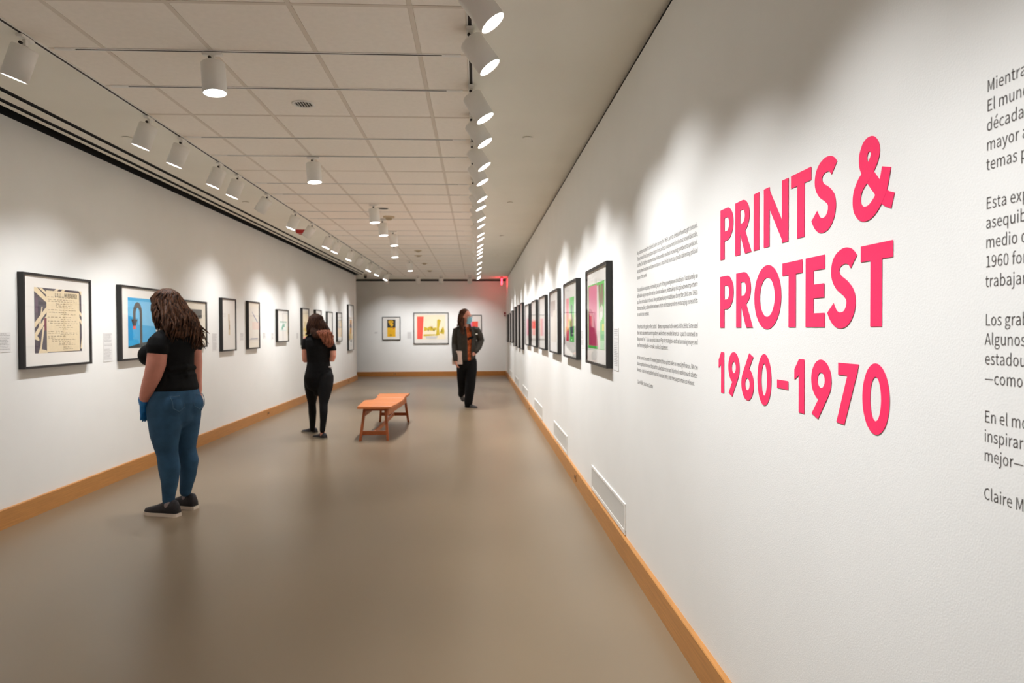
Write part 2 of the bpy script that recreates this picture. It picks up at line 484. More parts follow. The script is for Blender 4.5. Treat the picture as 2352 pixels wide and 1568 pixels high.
paras = [(['As protests rocked the United States during the 1960s, artists debated how to get involved.',
           'The art world had largely stood apart from political involvement for the past several decades,',
           'but the Civil Rights movement and Vietnam War pushed increasing numbers to speak out.',
           'Artists joined marches and demonstrations, and defied the status quo by addressing political',
           'issues in their work.'], [W, W, W, W, .222], 0),
         (['This exhibition explores printmaking as part of the growing wave of activism. Traditionally an',
           'affordable way to reproduce art for a broad audience, printmaking also gained new importance',
           'as a fine art medium in the era. New print workshops established during the 1950s and 1960s',
           'fostered exciting collaborations between artists and master printers, encouraging more artists',
           'to work in the medium.'], [W, W, W, W, .274], 6),
         (['The prints in this gallery reflect artists\u2019 diverse responses to the events of the 1960s. Some used',
           'their art to document current injustices, while others revisited America\u2019s past to comment on',
           'the present. You\u2019ll also see prints that use Pop Art strategies\u2014such as borrowing images and',
           'text from everyday life\u2014to make a political statement.'], [W, W, W, .643], 12),
         (['In the current moment of renewed protest, these prints take on new significance. We can',
           'draw inspiration from how these artists called out racism and injustice to work towards a better',
           'America\u2014and also be humbled that half a century later, their messages remain so relevant.'], [W, W, W-.04], 17),
         (['Claire M\u00f6ller, Assistant Curator'], [.358], 21)]
Z1 = 1.889
for ln, wd, i0 in paras:
    text_mesh('text_line', ln, wd, .0215, eng, M_TEXT, (0, 0, Z1-i0*LEAD*.998-1.13), LEAD)
spa = thing('wall_text', wall_loc('R', 1.219, 1.13), RZ['R'], 'grey Spanish introductory text cut off by the right edge of the photo', 'wall text')
for ln, i0 in ((['Mientras las', 'El mundo del', 'd\u00e9cadas', 'mayor apoyo', 'temas pol\u00edticos'], 0),
               (['Esta exposici\u00f3n', 'asequible', 'medio de arte', '1960 fomentaron', 'trabajar'], 6),
               (['Los grabados', 'Algunos', 'estadounidense', '\u2014como tomar'], 12),
               (['En el momento', 'inspirarnos', 'mejor\u2014y'], 17), (['Claire M\u00f6ller'], 21)):
    text_mesh('text_line', ln, [None]*len(ln), .0215, spa, M_TEXT, (0, 0, Z1-i0*LEAD*.998-1.13), LEAD, aspect=.87)

# ---- framed prints
def patch(bm, pts, layer, mi):
    f = bm.faces.new([bm.verts.new((p[0], -.0004*layer, p[1])) for p in pts])
    f.material_index = mi; f.normal_update()
    if f.normal.y > 0: f.normal_flip()
def rect(x0, z0, x1, z1): return [(x0, z0), (x1, z0), (x1, z1), (x0, z1)]
def art_mat(c):
    nm = 'print_ink_%d_%d_%d' % c
    return mat(nm, c, .75, .03, 30)
def framed(side, s, z, W, Hh, depth, patches, label, extra=None, fw=.019, matc=None, group='black framed prints on the gallery walls'):
    """s: left end (world y or x) as you face the wall; z: bottom"""
    cs = s+W/2 if side != 'R' else s-W/2
    t = thing('framed_print', wall_loc(side, cs, z), RZ[side], label, 'picture', group)
    bm = bmesh.new(); w2 = W/2
    # four mitred rails
    O = [(-w2, 0), (w2, 0), (w2, Hh), (-w2, Hh)]; I_ = [(-w2+fw, fw), (w2-fw, fw), (w2-fw, Hh-fw), (-w2+fw, Hh-fw)]
    for k in range(4):
        o0, o1, i1, i0 = O[k], O[(k+1) % 4], I_[(k+1) % 4], I_[k]
        v = [bm.verts.new((p[0], y, p[1])) for y in (-depth, -.001) for p in (o0, o1, i1, i0)]
        for q in ((0, 1, 2, 3), (7, 6, 5, 4), (0, 4, 5, 1), (1, 5, 6, 2), (2, 6, 7, 3), (3, 7, 4, 0)): bm.faces.new([v[i] for i in q])
    bmesh.ops.recalc_face_normals(bm, faces=bm.faces)
    mesh_obj('frame', bm, M_FRAME, t)
    yb = -depth+.014
    mesh_obj('mat_board', nbox(-w2+fw*.6, w2-fw*.6, yb, yb+.004, fw*.6, Hh-fw*.6), matc or M_MAT, t)
    if patches:
        cols = []
        bm = bmesh.new()
        for li, (c, pts) in enumerate(patches):
            if c not in cols: cols.append(c)
            patch(bm, [(p[0]-w2, p[1]) for p in pts], 1+min(li, 24)*.25, cols.index(c))
        mesh_obj('print', bm, [art_mat(c) for c in cols], t, loc=(0, yb, 0))
    if extra: extra(t, yb, w2)
    bm = bmesh.new(); bm.faces.new([bm.verts.new(p) for p in ((-w2+fw*.7, 0, fw*.7), (w2-fw*.7, 0, fw*.7), (w2-fw*.7, 0, Hh-fw*.7), (-w2+fw*.7, 0, Hh-fw*.7))])
    mesh_obj('glazing', bm, M_GLASS, t, loc=(0, -depth+.004, 0))
    return t
DK, CR, PLUM = (74, 62, 70), (226, 206, 168), (62, 52, 60)
def scrib(x0, x1, z, rnd, sz=.009):
    """a pen-written line: small slanted strokes"""
    out = []; x = x0
    while x < x1:
        wl = rnd.uniform(.02, .05)
        if rnd.random() < .12: x += .008; continue
        n = max(2, int(wl/.007))
        for k in range(n):
            xx = x+k*.007
            if xx > x1: break
            h = sz*rnd.uniform(.35, 1.0)
            out.append([(xx, z), (xx+.0018, z), (xx+.0045, z+h), (xx+.0027, z+h)])
            out.append([(xx+.0027, z+h*.5), (xx+.008, z+h*.1), (xx+.008, z+h*.1+.0016), (xx+.0027, z+h*.5+.0016)])
        x += wl+.009
    return out
def art1():
    P = [(DK, rect(.147, .118, .79, .642))]
    a = lambda *p: P.append((CR, p))
    a((.147, .642), (.185, .642), (.31, .56), (.31, .52), (.147, .61))
    a((.20, .640), (.245, .640), (.32, .60), (.32, .575))
    a((.147, .36), (.31, .50), (.31, .455), (.147, .315))
    a((.147, .275), (.31, .435), (.31, .39), (.147, .225))
    a((.195, .31), (.215, .315), (.25, .49), (.238, .49))
    a((.21, .14), (.228, .14), (.275, .33), (.25, .33))
    a((.147, .23), (.20, .215), (.205, .232), (.17, .262), (.147, .262))
    a((.19, .118), (.31, .118), (.29, .14), (.225, .150), (.21, .16))
    P.append(((118, 40, 52), rect(.268, .30, .30, .40)))
    P.append(((92, 70, 84), rect(.155, .44, .19, .56)))
    P.append(((50, 40, 48), rect(.20, .505, .29, .53)))
    a((.40, .625), (.445, .625), (.47, .642), (.43, .642))
    a((.49, .625), (.535, .625), (.56, .642), (.52, .642))
    a((.755, .47), (.79, .445), (.79, .415), (.755, .44)); a((.755, .41), (.79, .38), (.79, .345), (.755, .38))
    a((.765, .14), (.79, .25), (.79, .14)); a((.75, .642), (.79, .642), (.79, .60))
    P.append((CR, rect(.296, .124, .755, .624)))
    INK = (96, 74, 66); rnd = random.Random(3)
    rows = [(.31, .72, .57), (.31, .68, .55), (.31, .71, .535), (.42, .66, .515), (.42, .65, .50), (.42, .66, .485), (.31, .70, .465), (.33, .56, .445), (.49, .69, .43),
            (.31, .64, .405), (.49, .62, .388), (.31, .70, .372), (.34, .72, .355), (.42, .62, .338), (.46, .67, .322), (.48, .62, .307),
            (.31, .52, .288), (.31, .71, .274), (.48, .72, .262), (.31, .55, .248), (.31, .40, .234), (.36, .68, .220), (.36, .48, .205), (.50, .62, .20), (.46, .64, .188), (.45, .68, .176), (.52, .62, .156), (.51, .65, .14)]
    for x0, x1, z in rows:
        for q in scrib(x0, x1, z, rnd): P.append((INK, q))
    return P
def art1_head(t, yb, w2):
    text_mesh('headline', ['L.B.J. ... MURDERER'], [.315], .032, t, mat('headline_ink', (44, 36, 40), .7), (.405-w2, yb-.0032, .578), .05)
BLUE = (50, 164, 214)
def arc_pts(cx, cz, rx, rz, a0, a1, n=14): return [(cx+rx*math.cos(a0+(a1-a0)*i/n), cz+rz*math.sin(a0+(a1-a0)*i/n)) for i in range(n+1)]
GR = (84, 78, 74)
art2 = [(BLUE, rect(.153, .122, .745, .632)), ((112, 188, 226), [(.153, .45), (.36, .42), (.36, .36), (.745, .34), (.745, .60), (.153, .60)]),
        ((34, 150, 206), [(.153, .44), (.25, .42), (.25, .2), (.153, .2)]), ((58, 66, 64), [(.153, .122), (.745, .122), (.745, .19), (.43, .172), (.153, .136)]),
        (GR, arc_pts(.349, .47, .095, .12, PI, 0)+arc_pts(.349, .46, .043, .072, 0, PI)),
        (GR, rect(.254, .40, .306, .472)), (GR, rect(.392, .155, .444, .472)), ((58, 52, 50), [(.216, .412), (.346, .412), (.306, .345), (.252, .345)]), ((222, 88, 78), rect(.251, .312, .306, .346))]
art3 = [((228, 216, 196), rect(.158, .10, .57, .474)), ((104, 102, 98), [(.158, .335), (.24, .352), (.30, .345), (.38, .36), (.45, .352), (.57, .366), (.57, .474), (.158, .474)]),
        ((66, 64, 62), [(.27, .378), (.57, .382), (.57, .40), (.27, .398)]), ((70, 68, 66), [(.25, .34), (.29, .345), (.28, .39), (.25, .385)]),
        ((228, 218, 200), rect(.158, .10, .57, .33)), ((120, 116, 110), [(.40, .10), (.57, .10), (.57, .128), (.43, .122)])]
art4 = [((206, 190, 160), rect(.255, .42, .30, .52)), ((190, 170, 138), rect(.265, .36, .312, .43)), ((168, 140, 100), rect(.27, .30, .318, .37)), ((214, 196, 160), rect(.262, .225, .322, .30))]
NAVY = (74, 82, 138)
art5 = [((236, 228, 214), rect(.06, .10, .50, .65)), (NAVY, [(.185, .582), (.205, .575), (.47, .42), (.462, .405), (.30, .50)])] + \
       [(NAVY, [(.11+i*.03, .148), (.136+i*.03, .150), (.137+i*.03, .163+.003*(i % 2)), (.112+i*.03, .162)]) for i in range(12)]
art6 = [((214, 226, 216), rect(.15, .20, .60, .37)), ((236, 238, 232), rect(.19, .215, .56, .335)), ((120, 160, 134), [(.17, .35), (.60, .352), (.58, .366), (.16, .37)]),
        ((104, 172, 142), [(.26, .22), (.34, .215), (.36, .26), (.48, .27), (.44, .31), (.33, .30), (.27, .27)]), ((150, 190, 166), [(.30, .30), (.46, .30), (.50, .325), (.36, .33)])]
art7 = [((238, 224, 188), rect(.05, .06, .49, .69)), ((214, 190, 112), [(.20, .48), (.27, .48), (.28, .35), (.40, .28), (.40, .17), (.20, .17)]), ((196, 168, 84), rect(.21, .36, .25, .46))]
art_thin = [((196, 196, 190), rect(.25, .25, .268, .50)), ((176, 178, 174), rect(.29, .30, .302, .52)), ((204, 202, 196), rect(.315, .27, .33, .47))]
art10 = [((196, 194, 186), rect(.25, .27, .27, .50)), ((180, 180, 172), rect(.295, .33, .31, .46))]
art11 = [((206, 198, 200), rect(.22, .97, .28, 1.12)), ((190, 182, 190), rect(.33, .95, .39, 1.14)), ((206, 198, 200), rect(.44, .97, .50, 1.12)), ((196, 160, 120), rect(.09, .885, .66, .90)),
         ((214, 150, 46), rect(.22, .62, .55, .845)), ((96, 70, 70), [(.22, .62), (.55, .62), (.55, .66), (.42, .72), (.38, .80), (.30, .74), (.22, .70)]), ((232, 170, 50), rect(.20, .46, .55, .62)),
         ((236, 208, 140), rect(.07, .30, .66, .46)), ((120, 110, 104), [(.28, .225), (.50, .225), (.54, .28), (.46, .30), (.30, .27)]), ((216, 212, 208), rect(.26, .12, .52, .20))]
LEFT = [(5.425, 1.166, .925, .750, art1(), 'black framed print of cream handwritten sheet over plum stripes, nearest on left wall', art1_head, None),
        (6.866, 1.164, .915, .748, art2, 'black framed blue print with a dark curved arrow and red tip', None, None),
        (8.292, 1.250, .705, .578, art3, 'black framed cream print with dark grey block, just right of the visitor in jeans', None, 'cream'),
        (9.526, 1.172, .546, .738, art4, 'tall black framed print, white with a thin vertical tan strip of marks', None, None),
        (10.602, 1.174, .548, .737, art5, 'tall black framed cream print with a diagonal navy stroke over a blue line', None, 'cream'),
        (12.136, 1.252, .700, .578, art6, 'small black framed white print with pale green rectangular image', None, None),
        (13.836, 1.160, .540, .747, art7, 'tall black framed cream print with yellow figure, left of visitor in all black', None, 'cream'),
        (14.972, 1.165, .553, .742, art_thin, 'black framed white print partly hidden behind head of the visitor in all black', None, None),
        (16.136, 1.165, .566, .732, art_thin, 'black framed white print with grey strokes, right of visitor in all black', None, None),
        (17.287, 1.170, .573, .737, art10, 'black framed white print with faint grey mark, second from far end of left wall', None, None),
        (18.76, .902, .757, 1.258, art11, 'very tall black framed print with orange and dark panels, farthest on left wall', None, None)]
M_CREAM = mat('cream_mat_board', (238, 229, 210), .85, .01)
for s, z, W_, H_, art, lab, ex, mc in LEFT:
    framed('L', s, z, W_, H_, .047, art, lab, ex, matc=M_CREAM if mc else None)
GRN, RAS, PNK = (112, 204, 98), (186, 40, 92), (224, 122, 150)
artR1 = [(GRN, rect(.056, .122, .763, .622)), (PNK, rect(.085, .144, .46, .612)), (RAS, [(.10, .146), (.512, .146), (.46, .24), (.37, .33), (.30, .395), (.20, .432), (.10, .436)]),
         ((74, 186, 66), rect(.085, .124, .514, .144)), ((232, 214, 206), [(.46, .60), (.53, .60), (.56, .38), (.60, .30), (.60, .124), (.514, .124), (.514, .15), (.46, .25)]), ((150, 128, 104), [(.53, .60), (.60, .60), (.62, .52), (.64, .60), (.725, .60), (.73, .44), (.66, .46), (.61, .42), (.56, .50)]),
         ((216, 206, 190), [(.57, .42), (.66, .45), (.73, .43), (.72, .37), (.60, .32)]), ((236, 234, 222), rect(.60, .34, .69, .40)), ((110, 200, 60), rect(.675, .31, .755, .355)), ((226, 220, 60), rect(.675, .26, .755, .31)), ((60, 180, 90), rect(.64, .20, .755, .235)), ((178, 226, 170), rect(.60, .126, .763, .19))]
artR2 = [((240, 120, 130), rect(.14, .16, .337, .585)), ((214, 40, 72), [(.14, .165), (.337, .165), (.337, .27), (.26, .26)]), ((244, 170, 70), [(.22, .27), (.337, .27), (.337, .40), (.28, .37)]),
         ((92, 196, 92), rect(.404, .158, .705, .585)), ((58, 74, 84), [(.46, .21), (.62, .21), (.64, .34), (.66, .36), (.56, .42), (.60, .50), (.50, .52), (.50, .36), (.42, .33)]), ((226, 196, 176), rect(.40, .36, .50, .43))]
artR3 = [((222, 210, 190), rect(.10, .13, .69, .50)), ((178, 160, 146), rect(.05, .50, .57, .615)), ((192, 170, 156), [(.05, .43), (.30, .43), (.34, .50), (.05, .50)]), ((206, 190, 168), rect(.50, .13, .60, .44))]
artR4 = [((250, 120, 96), rect(.12, .185, .30, .426)), ((226, 130, 150), rect(.30, .185, .52, .426)), ((240, 214, 216), rect(.52, .185, .66, .426))]
artR5 = [((246, 142, 136), rect(.12, .185, .40, .445)), ((250, 92, 74), [(.32, .185), (.655, .185), (.655, .43), (.45, .42), (.40, .30)])]
artR6 = [((240, 190, 204), rect(.22, .175, .50, .47)), ((246, 90, 120), rect(.50, .175, .71, .465))]
RIGHT = [(5.591, 1.185, .907, .745, artR1, 'black framed print in raspberry, pink and green, nearest on the right wall'),
         (7.039, 1.180, .919, .740, artR2, 'black framed print with one pink and one green panel, second along the right wall'),
         (8.417, 1.180, .873, .736, artR3, 'black framed beige print, third along the right wall'),
         (9.83, 1.182, .872, .733, artR4, 'black framed print with coral and mauve blocks, fourth along the right wall'),
         (11.256, 1.182, .899, .730, artR5, 'black framed print with pink and orange-red blocks, fifth along the right wall'),
         (12.695, 1.177, .923, .730, artR6, 'black framed print with pale pink and hot pink strips, sixth along the right wall'),
         (14.11, 1.06, .656, .934, art10, 'tall black framed pale print, seventh along the right wall'),
         (15.237, 1.063, .592, .926, art10, 'tall black framed pale print, eighth along the right wall'),
         (16.42, 1.067, .555, .923, art10, 'tall black framed pale print, ninth along the right wall'),
         (17.83, 1.119, .648, .820, art10, 'black framed pale print, tenth along the right wall'),
         (19.048, 1.112, .659, .790, art10, 'black framed pale print, second from the far end of the right wall'),
         (20.444, 1.098, .618, .800, art10, 'black framed pale print, the farthest on the right wall')]
for s, z, W_, H_, art, lab in RIGHT:
    framed('R', s, z, W_, H_, .045, art, lab)
YEL, BLK, REDO = (238, 182, 10), (38, 36, 36), (248, 88, 72)
artB1 = [(YEL, rect(.154, .10, .414, .64)), (BLK, rect(.154, .385, .414, .64)),
         (YEL, [(.19, .60), (.26, .615), (.34, .60), (.36, .55), (.30, .53), (.35, .49), (.33, .43), (.25, .42), (.26, .46), (.22, .48), (.24, .52), (.19, .54)]),
         (BLK, [(.24, .575), (.30, .58), (.31, .56), (.26, .555)]), ((222, 70, 40), rect(.33, .345, .375, .375)), ((180, 140, 20), [(.22, .13), (.30, .13), (.30, .17), (.24, .18)])]
YB2 = (204, 176, 40)
artB2 = [((242, 228, 196), rect(.09, .14, 1.0, .915)), (REDO, [(.11, .152), (.272, .152), (.32, .862), (.11, .862)]),
         (YB2, [(.33, .40), (.45, .43), (.60, .41), (.72, .44), (.72, .52), (.60, .50), (.52, .56), (.44, .50), (.33, .54)]),
         (YB2, [(.70, .25), (.82, .28), (.80, .50), (.86, .74), (.80, .78), (.74, .76), (.73, .50)]), (YB2, [(.82, .34), (.95, .30), (.97, .40), (.93, .56), (.86, .44)]),
         (YB2, [(.31, .24), (.70, .27), (.70, .30), (.31, .30)]), ((170, 140, 40), rect(.55, .46, .60, .55)), ((90, 84, 50), rect(.62, .40, .655, .45)), ((84, 76, 52), rect(.45, .40, .475, .45)), ((96, 84, 50), rect(.87, .38, .90, .43)),
         ((206, 202, 198), [(.40, .16), (.72, .16), (.76, .24), (.36, .24)])]
artB3 = [((238, 120, 170), rect(.30, .34, .38, .57)), (REDO, rect(.36, .34, .545, .575))]
framed('B', -2.963, 1.147, .563, .726, .04, artB1, 'black framed yellow and black print, leftmost on the far end wall')
framed('B', -1.984, 1.017, 1.10, .986, .04, artB2, 'large black framed print in red and mustard, centre of the far end wall')
framed('B', -.50, 1.147, .662, .78, .04, artB3, 'black framed white print with a red square behind the masked visitor')

# ---- small wall labels
def wall_label(side, s0, s1, z0, z1, label, lines=9):
    W_ = abs(s1-s0); Hh = z1-z0
    t = thing('wall_label', wall_loc(side, (s0+s1)/2, z0), RZ[side], label, 'label', 'small white wall labels beside the prints')
    mesh_obj('card', nbox(-W_/2, W_/2, -.003, 0, 0, Hh), M_LABEL, t)
    bm = bmesh.new(); rnd = random.Random(int(s0*100))
    nl = max(3, int(Hh/.0125))
    for i in range(nl):
        if rnd.random() < .14 and i > 1: continue
        z = Hh-.014-i*(Hh-.022)/nl
        x = -W_/2+.010; xe = W_/2-.010-rnd.random()*W_*.25
        while x < xe:
            wd = min(rnd.uniform(.006, .018), xe-x)
            patch(bm, rect(x, z, x+wd, z+.0038), 1, 0); x += wd+.004
    mesh_obj('lettering', bm, M_LABTXT, t, loc=(0, -.003, 0))
    return t
wall_label('L', 5.18, 5.34, 1.304, 1.452, 'white wall label cut by the left edge of the photo')
wall_label('L', 6.62, 6.78, 1.169, 1.442, 'tall white wall label left of the blue arrow print')
wall_label('L', 9.28, 9.44, 1.182, 1.425, 'white wall label left of the print with tan strip')
wall_label('L', 10.36, 10.50, 1.307, 1.426, 'white wall label left of the print with the navy stroke')
wall_label('L', 11.44, 11.58, 1.320, 1.428, 'white wall label right of the print with the navy stroke')
wall_label('L', 11.90, 12.03, 1.298, 1.419, 'white wall label left of the pale green print')
wall_label('L', 13.54, 13.67, 1.291, 1.411, 'white wall label left of the yellow figure print')
wall_label('R', 4.63, 4.48, 1.179, 1.465, 'tall white wall label right of the raspberry and green print')
wall_label('R', 6.10, 5.96, 1.290, 1.451, 'white wall label between the first two prints on the right wall')
wall_label('B', -3.213, -3.10, 1.346, 1.401, 'small white wall label left of the yellow and black print')
wall_label('B', -2.191, -2.04, 1.176, 1.397, 'white wall label left of the large red and mustard print')

# ---- wall vents, outlets
def vent(y0, y1, z0, z1, label):
    """louvred white return-air grille on the right wall"""
    W_ = y1-y0; Hh = z1-z0
    t = thing('air_vent', wall_loc('R', (y0+y1)/2, z0), RZ['R'], label, 'air vent', 'white air vents above the right baseboard')
    bm = bmesh.new(); f = .022
    box(bm, -W_/2, W_/2, -.008, 0, Hh-f, Hh, bev=.002); box(bm, -W_/2, W_/2, -.008, 0, 0, f*1.4, bev=.002)
    box(bm, -W_/2, -W_/2+f, -.008, 0, f, Hh-f); box(bm, W_/2-f, W_/2, -.008, 0, f, Hh-f)
    mesh_obj('vent_frame', bm, M_WHITEMETAL, t)
    mesh_obj('backing', nbox(-W_/2+f, W_/2-f, -.0012, -.0002, f, Hh-f), mat('vent_shadow', (150, 152, 148), .8, .03), t)
    bm = bmesh.new()
    n = int((W_-2*f)/.0125)
    for i in range(n):
        x = -W_/2+f+(i+.5)*(W_-2*f)/n
        box(bm, x-.0022, x+.0022, -.0065, -.0012, f, Hh-f)
    o = mesh_obj('louvres', bm, M_WHITEMETAL, t); o['kind'] = 'stuff'
    return t
for (a, c, z0, z1), nm in zip([(4.27, 5.54, .15, .350), (7.05, 8.28, .15, .350), (9.77, 11.05, .15, .342), (12.52, 13.90, .15, .338), (15.38, 16.6, .15, .34), (18.2, 19.43, .15, .34)],
                              ['nearest white air vent above the right baseboard', 'second white air vent along the right baseboard', 'third white air vent along the right baseboard', 'fourth white air vent along the right baseboard', 'fifth white air vent along the right baseboard, second from the far end', 'farthest white air vent along the right baseboard']):
    vent(a, c, z0, z1, nm)
def outlet(side, s, z, label):
    t = thing('power_outlet', wall_loc(side, s, z-.035, BT), RZ[side], label, 'outlet')
    mesh_obj('cover_plate', nbox(-.06, .06, -.004, 0, 0, .07, bev=.0015), mat('outlet_plate', (184, 126, 64), .45, .02), t)
    bm = bmesh.new()
    for x in (-.024, .024): lathe(bm, [(0, 0), (.016, 0), (.016, .002), (0, .002)], 16, x, 0)
    bmesh.ops.rotate(bm, verts=bm.verts, cent=(0, 0, 0), matrix=Matrix.Rotation(PI/2, 3, 'X'))
    o = mesh_obj('socket', bm, mat('dark_socket', (52, 46, 46), .5), t, loc=(0, -.004, .035))
    return t
outlet('R', 6.33, .078, 'brown outlet with dark sockets in right baseboard beyond the nearest vent')
outlet('R', 11.9, .075, 'small brown outlet in right baseboard, farther of the two')
outlet('B', -2.58, .075, 'small brown outlet in the far end baseboard')
outlet('L', 11.61, .078, 'small brown outlet in left baseboard between the two visitors seen from behind')
outlet('L', 18.81, .075, 'small brown outlet in left baseboard near its far end')

# ---- ceiling air slots
def air_slot(x, hw, y0, y1, label):
    o = mesh_obj('air_slot', nbox(x-hw, x+hw, y0, y1, ZC+.010, ZC+.012), M_BLACKGAP, ceil); o['label'] = label
    bm = bmesh.new()
    box(bm, x-hw-.001, x-hw+.001, y0, y1, ZC, ZC+.011); box(bm, x+hw-.001, x+hw+.001, y0, y1, ZC, ZC+.011)
    mesh_obj('slot_edge', bm, M_BLACKGAP, o)
air_slot(S1, HS-.001, Y0, YS, 'long black air slot in the left soffit, nearer the track lights')
air_slot(S2, HS-.001, Y0, YE-.2, 'long black air slot in the left soffit, nearer the wall')

# ------------------------------------------------------------------ track spotlights
RB, LB = .066, .172
def build_can():
    hous = bmesh.new()
    lathe(hous, [(0, .045), (RB*.30, .045), (RB*.34, .043), (RB-.006, .040), (RB, .034), (RB, .034-LB), (RB-.004, .034-LB), (RB-.004, .034-LB+.004), (RB-.006, .034-LB+.006)], 32)
    me = bpy.data.meshes.new('housing'); hous.normal_update(); hous.to_mesh(me); hous.free(); me.materials.append(M_WHITEMETAL)
    for p in me.polygons: p.use_smooth = abs(p.normal.z) < .5
    ln = bmesh.new(); lathe(ln, [(0, 0), (RB-.005, 0)], 32)
    for f in ln.faces: f.normal_update(); 
    bmesh.ops.recalc_face_normals(ln, faces=ln.faces)
    ml = bpy.data.meshes.new('lens'); ln.to_mesh(ml); ln.free(); ml.materials.append(M_LENS)
    ml2 = ml.copy(); ml2.materials.clear(); ml2.materials.append(M_DARKLENS)
    mb = bmesh.new(); box(mb, -.018, .018, -.055, .055, -.026, -.011, bev=.003); box(mb, -.009, .009, -.012, .012, -.060, -.026)
    mm = bpy.data.meshes.new('mount'); mb.normal_update(); mb.to_mesh(mm); mb.free(); mm.materials.append(M_WHITEMETAL)
    kb = bmesh.new(); lathe(kb, [(0, -.008), (.008, -.008), (.009, 0), (.008, .008), (0, .008)], 12)
    bmesh.ops.rotate(kb, verts=kb.verts, cent=(0, 0, 0), matrix=Matrix.Rotation(PI/2, 3, 'X'))
    mk = bpy.data.meshes.new('knob'); kb.normal_update(); kb.to_mesh(mk); kb.free(); mk.materials.append(M_KNOB)
    return me, ml, ml2, mm, mk
CAN = build_can()
SPOTS = {}
def spot_data(kind, pw, size, blend):
    key = (kind, round(pw, 2), round(size, 3))
    if key not in SPOTS:
        l = bpy.data.lights.new('lamp', 'SPOT'); l.energy = pw; l.spot_size = size; l.spot_blend = blend
        l.shadow_soft_size = .035; l.color = LAMP_COL
        SPOTS[key] = l
    return SPOTS[key]
def can(x, y, d, label, pw, size, blend=.85, lit=True, group='white cylindrical track spotlights', rot=0, aim=None):
    t = thing('track_spotlight', (x, y, ZC), 0, label, 'spotlight', group)
    o = bpy.data.objects.new('mount', CAN[3]); COL.objects.link(o); o.parent = t
    if rot: o.rotation_euler = (0, 0, rot)
    d = Vector(d).normalized()
    q = Vector((0, 0, -1)).rotation_difference(d)
    h = bpy.data.objects.new('housing', CAN[0]); COL.objects.link(h); h.parent = t
    h.rotation_mode = 'QUATERNION'; h.rotation_quaternion = q
    # the housing hangs from its top-centre, just under the stem
    h.location = Vector((0, 0, -.062)) + d*.045
    l = bpy.data.objects.new('lens', CAN[1] if lit else CAN[2]); COL.objects.link(l); l.parent = h
    l.location = (0, 0, .034-LB+.003)
    k = bpy.data.objects.new('knob', CAN[4]); COL.objects.link(k); k.parent = h; k.location = (0, -RB*.35-.02, .052)
    k.scale = (1, 1, 1)
    if lit:
        s = bpy.data.objects.new('lamp', spot_data(group, pw, size, blend)); COL.objects.link(s); s.parent = h
        s.location = (0, 0, .034-LB-.012)
        if aim:      # beam turned apart from the housing, added to place light on the walls
            s.rotation_mode = 'QUATERNION'
            s.rotation_quaternion = q.inverted() @ Vector((0, 0, -1)).rotation_difference(Vector(aim).normalized())
    return t
def far(y): return .66+.74*min(1, max(0, (y-4)/6))
LC = [(3.85, 1), (5.25, 1), (5.82, 1), (6.65, 1), (7.16, 1), (8.14, 0), (9.38, 1), (10.32, 0), (11.51, 1), (12.21, 1), (13.53, 1), (14.7, 0), (15.98, 1), (17.28, 1), (18.9, 1)]
for i, (y, lit) in enumerate(LC):
    a = math.radians(21 if lit else 34)
    v = math.sqrt(2.4**2+y*y+1.35**2)
    dyv = (-2.4*math.sin(a)+1.35*math.cos(a)-(.075+.010*(y-5))*v)/y if lit else .05
    szz = math.radians((100, 92, 104, 80)[i % 4])
    can(TXL, y, (-math.sin(a), dyv, -math.cos(a)), 'white track spotlight on the left track, %s from the camera%s' % (ORD[i], '' if lit else ', unlit or turned away'), PW_LEFT*(far(y)+.15*(y > 6))*(1.1, .95, 1.1, .92)[i % 4], szz, 1.0, bool(lit))
RC = [3.13, 3.65, 4.50, 5.11, 5.86, 6.44, 7.29, 7.79, 8.62, 9.19, 10.04, 10.56, 11.38, 11.97, 12.47, 13.15, 14.35, 15.56, 16.75, 18.04, 18.52]
for i, y in enumerate(RC):
    ax = [.60, .58, .50, .54, .56, .5, .52, .46][i % 8] if i < 8 else .52
    can(TXR, y+.01, (ax, -.05, -math.sqrt(max(0.1, 1-ax*ax))), 'white track spotlight on the right track, %s from the camera' % ORD[i], PW_RIGHT*(.60 if i < 2 else min(.92, far(y)))*(1, .94, .88)[i % 3], math.radians((88, 80, 72)[i % 3]), 1.0, aim=(.37, -.02, -.93))
for x, y, i in ((-1.5, 4.022, 0), (-1.49, 6.387, 1), (-1.29, 8.752, 2), (-1.34, 9.934, 3), (-1.33, 11.117, 4), (-1.53, 12.9, 5), (-1.53, 15.85, 6)):
    can(x, y, (.08, -.05, -1), 'white spotlight on a crosswise track above the walkway, %s from the camera' % ORD[i], PW_MID*far(y), math.radians(84), .9, rot=PI/2)
for i, x in enumerate((-2.61, -1.70, -1.03, -.19)):
    can(x, 20.05, (0, .42, -.9), 'white spotlight seen from behind lighting the end wall, %s from the left' % ORD[i], PW_BACK*.95, math.radians(84), 1.0, aim=(0, .66, -.75), rot=PI/2)
for i, y in enumerate((2.35, 1.55, .75)):
    can(TXR, y, (.56, 0, -.82), 'white right-track spotlight out of view nearly overhead, %s of three' % ORD[i], PW_RIGHT*(.92, .84, .72)[i], math.radians(86), 1.0, aim=(.24, 0, -.97))
can(TXL, 1.8, (-.42, .1, -.9), 'white left-track spotlight out of view behind the photographer', PW_LEFT*.9, math.radians(110), 1.0)

